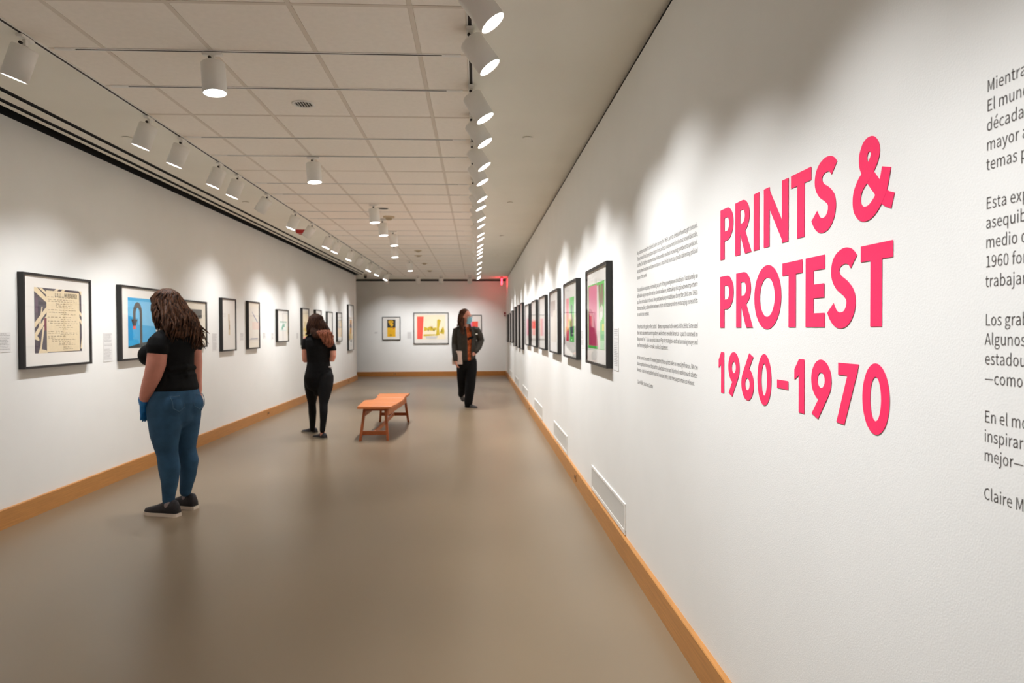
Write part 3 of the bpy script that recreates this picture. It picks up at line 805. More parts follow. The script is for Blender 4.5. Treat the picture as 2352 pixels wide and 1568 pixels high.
# ---- recessed downlight, speakers, detectors, sprinklers
def round_fixture(x, y, r, name, label, cat, slats=False, m=M_WHITEMETAL, drop=.006):
    t = thing(name, (x, y, ZC), 0, label, cat)
    bm = bmesh.new(); lathe(bm, [(r, .0), (r, -drop), (r*.88, -drop-.003), (r*.80, -drop), (r*.80, -.0015)], 32)
    mesh_obj('trim_ring', bm, m, t, True)
    bm = bmesh.new(); lathe(bm, [(0, -.0012), (r*.82, -.0012)], 32)
    bmesh.ops.recalc_face_normals(bm, faces=bm.faces)
    mesh_obj('recess', bm, mat('fixture_recess', (34, 33, 29), .5, .1), t)
    if slats:
        bm = bmesh.new()
        for k in range(-3, 4):
            x0 = k*r*.24; hl = math.sqrt(max(.0001, (r*.78)**2-x0*x0))
            box(bm, x0-.0016, x0+.0016, -hl, hl, -.0045, -.0013)
        o = mesh_obj('baffle', bm, M_WHITEMETAL, t)
    return t
round_fixture(-1.212, 4.925, .078, 'recessed_downlight', 'round louvred recessed downlight in a ceiling tile near the first spotlights', 'downlight', True)
round_fixture(-1.217, 9.083, .085, 'ceiling_speaker', 'round dark ceiling speaker beside the third walkway spotlight', 'speaker', False)
def detector(x, y, r, h, label, cat='smoke detector', c=(206, 190, 160)):
    t = thing('smoke_detector', (x, y, ZC), 0, label, cat)
    bm = bmesh.new(); lathe(bm, [(0, -h*.35), (r, -h*.35), (r, 0)], 28); bmesh.ops.recalc_face_normals(bm, faces=bm.faces)
    mesh_obj('base', bm, mat('detector_beige', c, .5, .02), t, False)
    bm = bmesh.new(); lathe(bm, [(0, -h), (r*.4, -h), (r*.55, -h*.8), (r*.6, -h*.36)], 28); bmesh.ops.recalc_face_normals(bm, faces=bm.faces)
    mesh_obj('sensor', bm, mat('detector_cap', (176, 160, 132), .5, .02), t, True)
detector(-1.227, 9.74, .08, .05, 'beige round smoke detector just beyond the ceiling speaker')
for i, (x, y) in enumerate(((-1.17, 13.87), (-1.237, 14.76), (-1.237, 16.49), (-1.252, 18.54))):
    detector(x, y, .075, .035, 'small round ceiling fitting in the far tiles, %s from the camera' % ORD[i], 'ceiling fitting', (188, 176, 156))
for (x, y), nm in zip(((-2.872, 5.829), (.432, 5.705), (.43, 8.604), (-2.855, 8.674), (.44, 11.668), (.448, 14.651)),
                      ('left soffit, nearer one', 'right soffit, nearest one', 'right soffit, second one', 'left soffit, farther one', 'right soffit, third one', 'right soffit, farthest one')):
    t = thing('sprinkler_cover', (x, y, ZC), 0, 'flat round concealed sprinkler cover in the ' + nm, 'sprinkler')
    bm = bmesh.new(); lathe(bm, [(0, -.011), (.036, -.011), (.040, -.008), (.040, -.006), (.02, -.006), (.02, 0)], 28)
    bmesh.ops.recalc_face_normals(bm, faces=bm.faces)
    mesh_obj('cover_plate', bm, M_CEIL, t)
# red fire strobe on left soffit
t = thing('fire_alarm_strobe', (-2.79, 11.09, ZC), 0, 'red fire alarm strobe on the left soffit', 'alarm')
RED = mat('alarm_red', (176, 26, 22), .4, .03)
bm = bmesh.new()
v0 = [(-.085, -.06, 0), (.085, -.06, 0), (.085, .06, 0), (-.085, .06, 0)]; v1 = [(-.055, -.045, -.055), (.055, -.045, -.055), (.055, .045, -.055), (-.055, .045, -.055)]
a_ = [bm.verts.new(v) for v in v0]; b_ = [bm.verts.new(v) for v in v1]
bm.faces.new(a_); bm.faces.new(b_[::-1])
for i in range(4): bm.faces.new((a_[i], b_[i], b_[(i+1) % 4], a_[(i+1) % 4]))
bmesh.ops.recalc_face_normals(bm, faces=bm.faces)
mesh_obj('alarm_housing', bm, RED, t)
mesh_obj('strobe_lens', nbox(-.03, .03, -.02, .02, -.075, -.055, bev=.006), mat('strobe_clear', (214, 150, 140), .15), t)
# dome camera at the far left corner
t = thing('security_camera', (-3.16, 19.75, ZC), 0, 'small dark dome security camera on ceiling past the ends of the black slots', 'camera')
bm = bmesh.new(); lathe(bm, [(.045, 0), (.045, -.05), (.038, -.06), (0, -.06)], 24); bmesh.ops.recalc_face_normals(bm, faces=bm.faces)
mesh_obj('camera_base', bm, mat('camera_base_grey', (150, 140, 120), .5), t, True)
bm = bmesh.new(); lathe(bm, [(.042, -.06), (.044, -.075), (.038, -.10), (.022, -.118), (0, -.124)], 24); bmesh.ops.recalc_face_normals(bm, faces=bm.faces)
mesh_obj('dome', bm, mat('smoked_dome', (40, 34, 28), .2), t, True)
# edge-lit exit sign seen edge-on
t = thing('exit_sign', (.775, 20.95, ZC), 0, 'glowing red sign seen edge-on at the far right corner of ceiling', 'sign')
mesh_obj('canopy', nbox(-.035, .035, -.15, .15, -.03, 0, bev=.003), mat('sign_canopy', (120, 116, 110), .4, metal=.2), t)
mesh_obj('lit_panel', nbox(-.017, .017, -.15, .15, -.225, -.03, bev=.002), mat('red_lit_panel', (255, 40, 50), .4, emit=(1, .035, .06, 6.0)), t)
# small red pull station at far right corner of end wall
t = thing('fire_pull_station', (.905, YB, 1.88), 0, 'tiny dark red alarm box at the far right corner of the end wall', 'alarm')
mesh_obj('alarm_box', nbox(-.03, .03, -.04, 0, 0, .13, bev=.004), mat('alarm_dark_red', (130, 24, 26), .45), t)
mesh_obj('pull_handle', nbox(-.018, .018, -.048, -.04, .03, .06, bev=.002), M_WHITEMETAL, t)

# ------------------------------------------------------------------ wooden bench
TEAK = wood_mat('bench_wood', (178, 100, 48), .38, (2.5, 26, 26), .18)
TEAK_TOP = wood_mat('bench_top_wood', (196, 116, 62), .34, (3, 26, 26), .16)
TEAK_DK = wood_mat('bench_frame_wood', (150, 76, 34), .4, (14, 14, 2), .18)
bx0, by0 = -1.34, 10.0
bench = thing('wooden_bench', (bx0, by0, 0), 0, 'reddish-brown wooden gallery bench with splayed legs in the walkway', 'bench')
# outline of the top: slightly different board lengths give the stepped edges
ztop = .452
Lx = [(-1.573, 9.09), (-1.592, 9.45), (-1.612, 9.93), (-1.515, 9.95), (-1.50, 10.16), (-1.492, 10.40), (-1.535, 10.62), (-1.545, 10.93)]
Rx = [(-1.128, 9.07), (-1.115, 9.22), (-1.085, 9.50), (-1.090, 9.60), (-1.066, 9.72), (-1.070, 10.10), (-1.092, 10.45), (-1.072, 10.95)]
def interp(P, y):
    for (x0, y0), (x1, y1) in zip(P, P[1:]):
        if y0 <= y <= y1: return x0+(x1-x0)*(y-y0)/(y1-y0)
    return P[0][0] if y < P[0][1] else P[-1][0]
segs = [9.07, 9.30, 9.56, 9.935, 10.22, 10.56, 10.95]
for k, (ya, yb_) in enumerate(zip(segs, segs[1:])):
    n = 6; ys = [ya+.0012+(yb_-ya-.0024)*i/n for i in range(n+1)]
    pl = [(interp(Lx, y)-bx0, y-by0) for y in ys]; prr = [(interp(Rx, y)-bx0, y-by0) for y in ys]
    bm = bmesh.new()
    prism(bm, pl[::-1]+prr, 'z', ztop-.032+(.001 if k % 2 else 0), ztop-(.0015 if k % 2 else 0))
    es = [e for e in bm.edges if abs(e.verts[0].co.z-e.verts[1].co.z) < 1e-6 and e.verts[0].co.z > ztop-.01]
    bmesh.ops.bevel(bm, geom=es, offset=.003, segments=1, affect='EDGES')
    mesh_obj('seat_board', bm, TEAK_TOP, bench)
def bar(bm, p0, p1, wx, wy, p1w=None):
    """leg between two points, rectangular section aligned to x,y"""
    q = p1w or (wx, wy)
    vs = []
    for p, (a, c) in ((p0, (wx, wy)), (p1, q)):
        vs.append([bm.verts.new((p[0]+sx*a/2, p[1]+sy*c/2, p[2])) for sx, sy in ((-1, -1), (1, -1), (1, 1), (-1, 1))])
    bm.faces.new(vs[0]); bm.faces.new(vs[1][::-1])
    fs = [bm.faces.new((vs[0][i], vs[1][i], vs[1][(i+1) % 4], vs[0][(i+1) % 4])) for i in range(4)]
    bmesh.ops.recalc_face_normals(bm, faces=bm.faces)
    bmesh.ops.bevel(bm, geom=list(bm.edges), offset=.003, segments=1, affect='EDGES')
    return bm
yN, yF = 9.13, 10.85
legs = {'NL': ((-1.535, 9.06), (-1.490, 9.17)), 'NR': ((-1.178, 9.08), (-1.215, 9.17)), 'FL': ((-1.535, 10.92), (-1.490, 10.82)), 'FR': ((-1.086, 10.88), (-1.135, 10.80))}
for k, (ft, tp) in legs.items():
    bm = bmesh.new(); bar(bm, (ft[0]-bx0, ft[1]-by0, 0), (tp[0]-bx0, tp[1]-by0, ztop-.032), .032, .046, (.036, .05))
    mesh_obj('leg', bm, TEAK_DK, bench)
def beam(name, p0, p1, th, hz, m):
    """horizontal beam between two points, thickness th, height hz (z is its bottom)"""
    a = Vector(p0); c = Vector(p1); d = (c-a); d.z = 0; d.normalize(); n = Vector((-d.y, d.x, 0))*th/2
    bm = bmesh.new()
    P = []
    for p in (a, c):
        for s in (-1, 1):
            for z in (0, hz): P.append(bm.verts.new((p.x+n.x*s-bx0, p.y+n.y*s-by0, p.z+z)))
    for q in ((0, 1, 3, 2), (4, 6, 7, 5), (0, 4, 5, 1), (2, 3, 7, 6), (0, 2, 6, 4), (1, 5, 7, 3)): bm.faces.new([P[i] for i in q])
    bmesh.ops.recalc_face_normals(bm, faces=bm.faces)
    bmesh.ops.bevel(bm, geom=list(bm.edges), offset=.002, segments=1, affect='EDGES')
    return mesh_obj(name, bm, m, bench)
beam('side_rail', (-1.49, 9.20, .315), (-1.49, 10.80, .315), .022, .104, TEAK)
beam('side_rail', (-1.195, 9.20, .315), (-1.115, 10.80, .315), .022, .104, TEAK)
beam('end_rail', (-1.48, 9.17, .385), (-1.22, 9.17, .385), .022, .034, TEAK_DK)
beam('end_rail', (-1.48, 10.82, .385), (-1.14, 10.82, .385), .022, .034, TEAK_DK)
beam('stretcher', (-1.515, 9.085, .075), (-1.19, 9.095, .075), .022, .055, TEAK_DK)
beam('stretcher', (-1.515, 10.89, .105), (-1.10, 10.86, .105), .022, .05, TEAK_DK)
beam('long_stretcher', (-1.35, 9.10, .080), (-1.31, 10.86, .110), .022, .055, TEAK)

# ------------------------------------------------------------------ people
def tube(bm, P, S=(1, 0, 0), n=14):
    """P: list of (Vector, ra, rb); ra lies along S, rb across it"""
    S = Vector(S); rings = []; m = len(P)
    def ring(c, t, a, bb):
        u = S-t*S.dot(t)
        if u.length < .05: u = Vector((0, 1, 0))-t*t.y
        u.normalize(); v = t.cross(u)
        return [bm.verts.new(c+u*a*math.cos(2*PI*i/n)+v*bb*math.sin(2*PI*i/n)) for i in range(n)]
    for i in range(m):
        c = P[i][0]; t = (P[min(i+1, m-1)][0]-P[max(i-1, 0)][0]).normalized()
        a, bb = P[i][1], P[i][2]
        if i == 0:
            for k in (.5, .85): rings.append(ring(c-t*min(a, bb)*(.9 if k == .5 else .55), t, a*k, bb*k))
        rings.append(ring(c, t, a, bb))
        if i == m-1:
            for k in (.85, .5): rings.append(ring(c+t*min(a, bb)*(.9 if k == .5 else .55), t, a*k, bb*k))
    for A, B in zip(rings, rings[1:]):
        for i in range(n): bm.faces.new((A[i], A[(i+1) % n], B[(i+1) % n], B[i]))
    bm.faces.new(rings[0][::-1]); bm.faces.new(rings[-1])
    return bm
def ball(bm, c, rx, ry, rz, rot=None, n=16):
    r = bmesh.ops.create_uvsphere(bm, u_segments=n, v_segments=n-4, radius=1)
    for v in r['verts']:
        q = Vector((v.co.x*rx, v.co.y*ry, v.co.z*rz))
        if rot: q = rot @ q
        v.co = q+Vector(c)
def fuse(name, bm, voxel, m, parent=None, smooth=3, inv=None):
    bmesh.ops.recalc_face_normals(bm, faces=bm.faces)
    me = bpy.data.meshes.new('tmp'); bm.to_mesh(me); bm.free()
    ob = bpy.data.objects.new('tmp', me); COL.objects.link(ob)
    md = ob.modifiers.new('r', 'REMESH'); md.mode = 'VOXEL'; md.voxel_size = voxel; md.use_smooth_shade = True
    if smooth:
        ms = ob.modifiers.new('s', 'SMOOTH'); ms.iterations = smooth; ms.factor = .5
    dg = bpy.context.evaluated_depsgraph_get()
    m2 = bpy.data.meshes.new_from_object(ob.evaluated_get(dg)); m2.name = name
    bpy.data.objects.remove(ob); bpy.data.meshes.remove(me)
    m2.materials.clear()
    for x in (m if isinstance(m, (list, tuple)) else [m]): m2.materials.append(x)
    if inv is not None: m2.transform(inv)
    for p in m2.polygons: p.use_smooth = True
    o = bpy.data.objects.new(name, m2); COL.objects.link(o)
    if parent: o.parent = parent
    return o
class Person:
    def __init__(s, x, y, F, y0):
        F = Vector((F[0], F[1], 0)).normalized(); s.F = F; s.R = Vector((F.y, -F.x, 0)); s.y0 = y0
        s.rz = math.atan2(-F.x, F.y)
        s.mw = Matrix.Translation((x, y, 0)) @ Matrix.Rotation(s.rz, 4, 'Z'); s.inv = s.mw.inverted()
        s.root = None
    def p(s, sx, z, Y):
        """a joint given where it lies across the figure's plane, its height there, and its own depth"""
        k = Y/s.y0
        return Vector((sx*k, Y, H+(z-H)*k))
    def setroot(s, o): s.root = o; o.matrix_world = s.mw
def hand(bm, wrist, dirn, palm_n, size=1.0, curl=.5, thumb=1):
    """palm, four unequal bent fingers and a thumb leaving the side of the palm"""
    d = Vector(dirn).normalized(); n = Vector(palm_n); n = (n-d*n.dot(d)).normalized(); sd = d.cross(n)*thumb
    pc = wrist+d*.045*size
    tube(bm, [(wrist-d*.01, .026*size, .020*size), (wrist+d*.03*size, .036*size, .016*size), (wrist+d*.085*size, .040*size, .014*size)], S=sd)
    for k, (off, ln) in enumerate(((.030, .070), (.011, .078), (-.009, .073), (-.028, .058))):
        b0 = wrist+d*.085*size+sd*off*size
        d1 = (d+n*curl*.35).normalized(); d2 = (d+n*curl*1.0).normalized(); d3 = (d+n*curl*1.8).normalized()
        q1 = b0+d1*ln*.45*size; q2 = q1+d2*ln*.32*size; q3 = q2+d3*ln*.25*size
        tube(bm, [(b0-d*.02, .0095*size, .0095*size), (q1, .009*size, .009*size), (q2, .008*size, .008*size), (q3, .0068*size, .0068*size)], S=sd, n=8)
    t0 = wrist+d*.025*size+sd*.030*size; td = (d*.75+sd*.65+n*.3).normalized(); t1 = t0+td*.035*size; t2 = t1+(d+n*.4+sd*.15).normalized()*.03*size
    tube(bm, [(t0-td*.01, .013*size, .013*size), (t1, .011*size, .011*size), (t2, .0085*size, .0085*size)], S=sd, n=8)
def head(bm, c, F, up=Vector((0, 0, 1)), k=1.0):
    """skull, jaw, nose, brow, chin, ears; c is the middle of the head"""
    F = Vector(F).normalized(); U = (up-F*up.dot(F)).normalized(); R = F.cross(U)
    rot = Matrix((R, F, U)).transposed()
    def at(r, f, u): return c+(R*r+F*f+U*u)*k
    ball(bm, at(0, -.012, .030), .076*k, .096*k, .088*k, rot)
    ball(bm, at(0, .022, -.022), .062*k, .070*k, .090*k, rot)
    ball(bm, at(0, .058, -.088), .028*k, .026*k, .022*k, rot)
    tube(bm, [(at(0, .088, .012), .008*k, .008*k), (at(0, .104, -.022), .013*k, .012*k)], S=R, n=8)
    for s in (-1, 1):
        ball(bm, at(s*.013, .096, -.027), .009*k, .009*k, .008*k, rot, 8)
        ball(bm, at(s*.078, -.006, -.005), .010*k, .020*k, .032*k, rot, 10)
        ball(bm, at(s*.036, .070, -.018), .024*k, .020*k, .024*k, rot, 10)
        ball(bm, at(s*.028, .078, .030), .028*k, .016*k, .010*k, rot, 10)
    ball(bm, at(0, .084, -.050), .024*k, .012*k, .006*k, rot, 10); ball(bm, at(0, .082, -.061), .021*k, .012*k, .006*k, rot, 10)
    return at, rot
M_EYEW = mat('eye_white', (236, 232, 226), .2); M_EYED = mat('eye_iris', (70, 50, 36), .2); M_LIP = mat('lips', (176, 92, 88), .5)
def face_bits(per, at, rot, k=1.0, mouth=True):
    for s in (-1, 1):
        bm = bmesh.new(); ball(bm, (0, 0, 0), .0125*k, .0125*k, .0105*k, None, 12)
        for f in bm.faces: f.material_index = 1 if f.calc_center_median().y > .0098*k else 0
        for v in bm.verts: v.co = rot @ v.co + at(s*.032, .078, .004)
        bm.transform(per.inv)
        mesh_obj('eye', bm, [M_EYEW, M_EYED], per.root, True)
    if mouth:
        bm = bmesh.new(); ball(bm, (0, 0, 0), .021*k, .006*k, .0065*k, None, 10)
        for v in bm.verts: v.co = rot @ v.co + at(0, .0935, -.055)
        bm.transform(per.inv); mesh_obj('lips', bm, M_LIP, per.root, True)
def hair_mat(name, c1, c2):
    m = mat(name, c1, .6, .45, 6, .3, 90, .2, stretch=(14, 14, 1.6))
    cr = [n for n in m.node_tree.nodes if n.type == 'VALTORGB'][0].color_ramp
    cr.elements[0].color = srgb(c1)+(1,); cr.elements[1].color = srgb(c2)+(1,)
    cr.elements[0].position = .35; cr.elements[1].position = .68
    return m
def lock(bm, pts, r, wob, rnd, n=5, seg=14):
    """one wavy tapered strand bundle along a smooth path"""
    P = smooth3(pts, seg); ph = rnd.uniform(0, 6.28); fr = rnd.uniform(2.0, 3.4); m = len(P)
    Q = []
    for i, p in enumerate(P):
        t = i/(m-1); a = wob*t
        o = Vector((math.sin(ph+fr*t*6.28), math.cos(ph+fr*t*6.28), .3*math.sin(ph*2+fr*t*5)))*a
        rr = r*(.75+.45*math.sin(min(1, t*1.3)*PI*.75))*(1 if t < .75 else max(.12, (1-t)/.25))
        Q.append((p+o, rr*1.25, rr*.8))
    rings = []
    for i in range(m):
        tt = (Q[min(i+1, m-1)][0]-Q[max(i-1, 0)][0]).normalized()
        u = Vector((1, 0, 0))-tt*tt.x; u.normalize(); v = tt.cross(u)
        rings.append([bm.verts.new(Q[i][0]+u*Q[i][1]*math.cos(2*PI*j/n)+v*Q[i][2]*math.sin(2*PI*j/n)) for j in range(n)])
    for A, B in zip(rings, rings[1:]):
        for j in range(n): bm.faces.new((A[j], A[(j+1) % n], B[(j+1) % n], B[j]))
    bm.faces.new(rings[-1]); bm.faces.new(rings[0][::-1])
def smooth3(P, n):
    P = [Vector(p) for p in P]; out = []; m = len(P)
    tot = (m-1)
    for k in range(n+1):
        x = k/n*tot; i = min(int(x), m-2); t = x-i
        p0, p1, p2, p3 = P[max(i-1, 0)], P[i], P[i+1], P[min(i+2, m-1)]
        out.append(.5*((2*p1)+(-p0+p2)*t+(2*p0-5*p1+4*p2-p3)*t*t+(-p0+3*p1-3*p2+p3)*t**3))
    return out
def shoe(per, heel, toe, w, h, m_up, m_sole, sole_h=.022, label=None, tilt=0, laces=True):
    """low trainer: upper lofted along the foot over its own sole"""
    heel = Vector(heel); toe = Vector(toe); d = toe-heel; L = d.length; d.normalize(); sd = Vector((d.y, -d.x, 0)).normalized(); up = sd.cross(d)
    up = up if up.z > 0 else -up
    secs = [(0, .30, .62), (.06, .40, .95), (.22, .42, 1.0), (.36, .40, .92), (.5, .45, .72), (.68, .50, .52), (.85, .45, .40), (.96, .30, .30), (1.0, .12, .18)]
    bm = bmesh.new(); rings = []
    n = 12
    for t, ww, hh in secs:
        c = heel+d*L*t; r = []
        for i in range(n):
            a = PI*i/(n-1)
            r.append(bm.verts.new(c+sd*math.cos(a)*w*ww+up*(sole_h*.7+max(0, math.sin(a))**.75*h*hh)))
        rings.append(r)
    for A, B in zip(rings, rings[1:]):
        for i in range(n): bm.faces.new((A[i], A[(i+1) % n], B[(i+1) % n], B[i]))
    bm.faces.new(rings[0]); bm.faces.new(rings[-1][::-1])
    bmesh.ops.recalc_face_normals(bm, faces=bm.faces)
    bm.transform(per.inv)
    o = mesh_obj('shoe', bm, m_up, per.root, True)
    if label: o['label'] = label
    bm = bmesh.new(); A, B = [], []
    for t, ww, hh in secs: A.append(heel+d*L*(t*1.02-.01)+sd*w*(ww*1.08)); B.append(heel+d*L*(t*1.02-.01)-sd*w*(ww*1.08))
    ol = A+B[::-1]
    lo = [bm.verts.new(p) for p in ol]; hi = [bm.verts.new(p+up*sole_h) for p in ol]
    bm.faces.new(lo); bm.faces.new(hi[::-1]); k = len(ol)
    for i in range(k): bm.faces.new((lo[i], hi[i], hi[(i+1) % k], lo[(i+1) % k]))
    bmesh.ops.recalc_face_normals(bm, faces=bm.faces); bm.transform(per.inv)
    mesh_obj('sole', bm, m_sole, o)
    if laces:
        bm = bmesh.new()
        for q in range(4):
            t = .40+q*.075; c = heel+d*L*t+up*(sole_h*.7+h*(.98-.16*q-.12)); 
            tube(bm, [(c-sd*w*.2, .003, .003), (c+up*.004, .003, .003), (c+sd*w*.2, .003, .003)], S=up, n=6)
        bmesh.ops.recalc_face_normals(bm, faces=bm.faces); bm.transform(per.inv)
        mesh_obj('laces', bm, mat('shoe_laces', (110, 100, 110), .7), o)
    return o
M_BTEE = mat('black_cotton', (17, 17, 18), .88, .25, 25, .3, 60, .2)
M_BJEAN = mat('black_denim', (15, 14, 15), .85, .2, 30, .3, 90, .2)
M_DENIM = mat('blue_denim', (50, 82, 110), .82, .22, 9, .35, 260, .2)
M_SHOE = mat('black_mesh_shoe', (36, 32, 36), .7, .3, 60, .3, 300)
M_SOLEW = mat('cream_sole', (214, 200, 184), .6, .05)
M_SOLEG = mat('grey_sole', (150, 142, 128), .6, .05)

# ---------- woman in jeans by the left wall
def woman_jeans():
    w = Person(-2.42, 5.60, (-.88, .47), 5.45); p = w.p; R, F = w.R, w.F
    hc = p(-2.418, 1.655, 5.64)
    hF = Vector((-.93, .36, -.04))
    bm = bmesh.new()
    at, rot = head(bm, hc, hF, k=1.02)
    tube(bm, [(p(-2.375, 1.40, 5.62), .060, .058), (p(-2.39, 1.50, 5.62), .052, .054), (hc+Vector((0, 0, -.05)), .052, .056)], S=R)
    sh = Vector((-2.42, 5.60, 0))
    def c(r, f, z): return sh+R*r+F*f+Vector((0, 0, z))
    tube(bm, [(c(0, 0, .86), .17, .14), (c(0, 0, 1.0), .16, .13), (c(0, .01, 1.14), .135, .115), (c(0, .02, 1.28), .145, .12), (c(0, 0, 1.38), .15, .085), (c(0, 0, 1.42), .09, .06)], S=R)
    la = [(c(-.160, -.03, 1.35), .060, .060), (c(-.17, -.035, 1.30), .074, .070), (c(-.185, -.035, 1.20), .073, .070), (c(-.20, -.02, 1.12), .066, .064), (c(-.205, .02, 1.03), .060, .056), (c(-.205, .06, .965), .048, .045), (c(-.20, .09, .915), .036, .032)]
    tube(bm, la, S=R)
    wr = c(-.20, .095, .91); hand(bm, wr, (.05, .03, -1.0), F, .90, .25, 1)
    ra = [(c(.165, 0, 1.385), .055, .055), (c(.195, 0, 1.30), .058, .058), (c(.215, .01, 1.20), .054, .052), (c(.225, .02, 1.12), .050, .048), (c(.235, .03, 1.03), .046, .044), (c(.245, .02, .96), .034, .032)]
    tube(bm, ra, S=R)
    hand(bm, c(.245, .02, .955), (.02, .0, -1), -R, .95, .3, -1)
    for pts in w1_legs(w, c): tube(bm, [(a, x*.88, y*.88) for a, x, y in pts], S=R)
    body = fuse('person', bm, .0085, M_SKIN, None, 2, w.inv); w.setroot(body)
    tag(body, 'visitor with wavy brown hair, black T-shirt and blue jeans, back turned, before blue arrow print', 'person')
    face_bits(w, at, rot)
    # T-shirt
    bm = bmesh.new()
    tube(bm, [(c(.0, .0, 1.005), .195, .168), (c(0, .0, 1.06), .180, .155), (c(-.0, .012, 1.14), .166, .142), (c(0, .02, 1.24), .172, .148), (c(0, .012, 1.32), .178, .132), (c(0, -.005, 1.385), .170, .102), (c(0, -.005, 1.425), .105, .072)], S=R, n=24)
    ball(bm, c(-.140, -.03, 1.375), .084, .080, .068); ball(bm, c(.145, 0, 1.375), .074, .074, .066); ball(bm, c(0, -.01, 1.41), .10, .085, .055)
    for s in (-1, 1): ball(bm, c(s*.085-.01, .155, 1.265), .088, .088, .088)
    ball(bm, c(0, .10, 1.12), .13, .09, .11, w.mw.to_3x3())
    ball(bm, c(0, -.085, 1.32), .13, .05, .11, w.mw.to_3x3())
    tube(bm, [(c(-.12, -.02, 1.40), .068, .068), (c(-.158, -.032, 1.365), .080, .078), (c(-.17, -.036, 1.325), .086, .084)], S=R)
    tube(bm, [(c(.12, 0, 1.40), .062, .062), (c(.170, 0, 1.365), .064, .066), (c(.195, 0, 1.330), .064, .066)], S=R)
    # fold rolls across the waist
    for z, f_ in ((1.10, .0), (1.16, .0)): tube(bm, [(c(-.11, -.10, z), .02, .02), (c(0, -.138, z+.01), .026, .026), (c(.11, -.10, z), .02, .02)], S=(0, 0, 1), n=8)
    fuse('t_shirt', bm, .0085, M_BTEE, body, 4, w.inv)
    # jeans
    bm = bmesh.new()
    for pts in w1_legs(w, c): tube(bm, pts, S=R, n=20)
    tube(bm, [(c(0, -.01, .82), .195, .150), (c(.0, -.01, .88), .208, .172), (c(.0, -.005, .95), .198, .166), (c(0, .0, 1.01), .182, .152)], S=R, n=24)
    for s in (-1, 1): ball(bm, c(s*.088-.005, -.078, .870), .104, .104, .108)
    j = fuse('jeans', bm, .009, M_DENIM, body, 4, w.inv)
    # back pockets stitched on the jeans
    for s in (-1, 1):
        bm = bmesh.new(); P = []
        for u, v in ((-.055, .05), (.055, .05), (.05, -.04), (0, -.07), (-.05, -.04)):
            P.append((u, v))
        ring = []
        for i in range(5):
            a_, b2 = P[i], P[(i+1) % 5]
            for k in range(6):
                u = a_[0]+(b2[0]-a_[0])*k/6; v = a_[1]+(b2[1]-a_[1])*k/6
                r0 = s*.095-.010+u; zz = .90+v
                dz = (zz-.875)/.105; dr = u/.108
                f0 = -.078-.106*math.sqrt(max(.02, 1-dz*dz*.8-dr*dr*.8))-.001
                ring.append((c(r0+.005, f0, zz), .0022, .0022))
        ring.append(ring[0]); tube(bm, ring, S=(0, 0, 1), n=6)
        bmesh.ops.recalc_face_normals(bm, faces=bm.faces); bm.transform(w.inv)
        mesh_obj('pocket_stitching', bm, mat('denim_seam', (74, 104, 128), .8), j)
    # blue glove on the hanging left hand
    bm = bmesh.new(); wr2 = c(-.20, .092, .925)
    tube(bm, [(wr2, .042, .038), (wr2+Vector((0, 0, -.03)), .036, .034)], S=R)
    hand(bm, wr, (.05, .03, -1.0), F, 1.0, .25, 1)
    fuse('glove', bm, .006, mat('blue_nitrile', (24, 112, 178), .45, .05), body, 1, w.inv)['label'] = 'blue rubber glove'
    # shoes
    shoe(w, (-2.345, 5.478, 0), (-2.645, 5.575, 0), .090, .112, M_SHOE, M_SOLEW, .026)
    shoe(w, (-2.300, 5.700, 0), (-2.585, 5.80, 0), .090, .112, M_SHOE, M_SOLEW, .026)
    for q, (x, y) in enumerate(((-2.415, 5.50), (-2.375, 5.73))):
        bm = bmesh.new(); tube(bm, [(Vector((x-.02, y, .085)), .031, .031), (Vector((x-.01, y, .13)), .031, .031)], S=R); bmesh.ops.recalc_face_normals(bm, faces=bm.faces); bm.transform(w.inv)
        mesh_obj('sock', bm, mat('grey_sock', (150, 138, 140), .9, .05), body, True)
    # hair
    HM = hair_mat('brown_wavy_hair', (30, 18, 12), (104, 68, 46)); rnd = random.Random(5)
    bm = bmesh.new()
    ball(bm, at(0, -.024, .032), .092, .107, .104, rot)
    cR = rot @ Vector((1, 0, 0)); cF = rot @ Vector((0, 1, 0))
    tube(bm, [(at(0, -.05, .03), .092, .07), (at(.0, -.07, -.06), .098, .062), (c(.015, -.075, 1.50), .118, .055), (c(.035, -.105, 1.44), .110, .035)], S=R, n=18)
    for s in (-1, 1): tube(bm, [(at(s*.062, .01, .05), .035, .045), (at(s*.085, .00, -.03), .028, .05), (at(s*.090, -.01, -.12), .028, .045)], S=cR)
    hb = fuse('hair', bm, .009, HM, body, 3, w.inv)
    bm = bmesh.new()
    def scalp(th, ph):   # th around the head (0 = front, pi = back), ph polar from the crown
        x = math.sin(th)*math.sin(ph); y = math.cos(th)*math.sin(ph); z = math.cos(ph)
        return at(x*.092, -.020+y*.106, .030+z*.100)
    for i in range(150):
        th = rnd.uniform(.62*PI, 1.40*PI) if i % 3 else rnd.choice((rnd.uniform(.30*PI, .6*PI), rnd.uniform(1.4*PI, 1.7*PI)))
        side = math.sin(th); back = -math.cos(th)
        p0 = scalp(th, rnd.uniform(.08, .35)); p1 = scalp(th, .95); p2 = scalp(th, 1.55)
        endz = rnd.uniform(1.36, 1.50) - .07*max(0, side)*rnd.random()
        if back > 0:
            rr = side*.17+.035+rnd.uniform(-.025, .045)
            p4 = c(rr, -.135-.02*rnd.random()+abs(rr)*.15, endz)
            p3 = (p2*.45+p4*.55)+F*-.012
        else:
            rr = side*.125
            p4 = c(rr, .03*rnd.random()-.02, rnd.uniform(1.42, 1.50)); p3 = p2*.5+p4*.5+R*side*.02
        lock(bm, [p0, p1, p2, p3, p4], rnd.uniform(.006, .010), rnd.uniform(.011, .022), rnd)
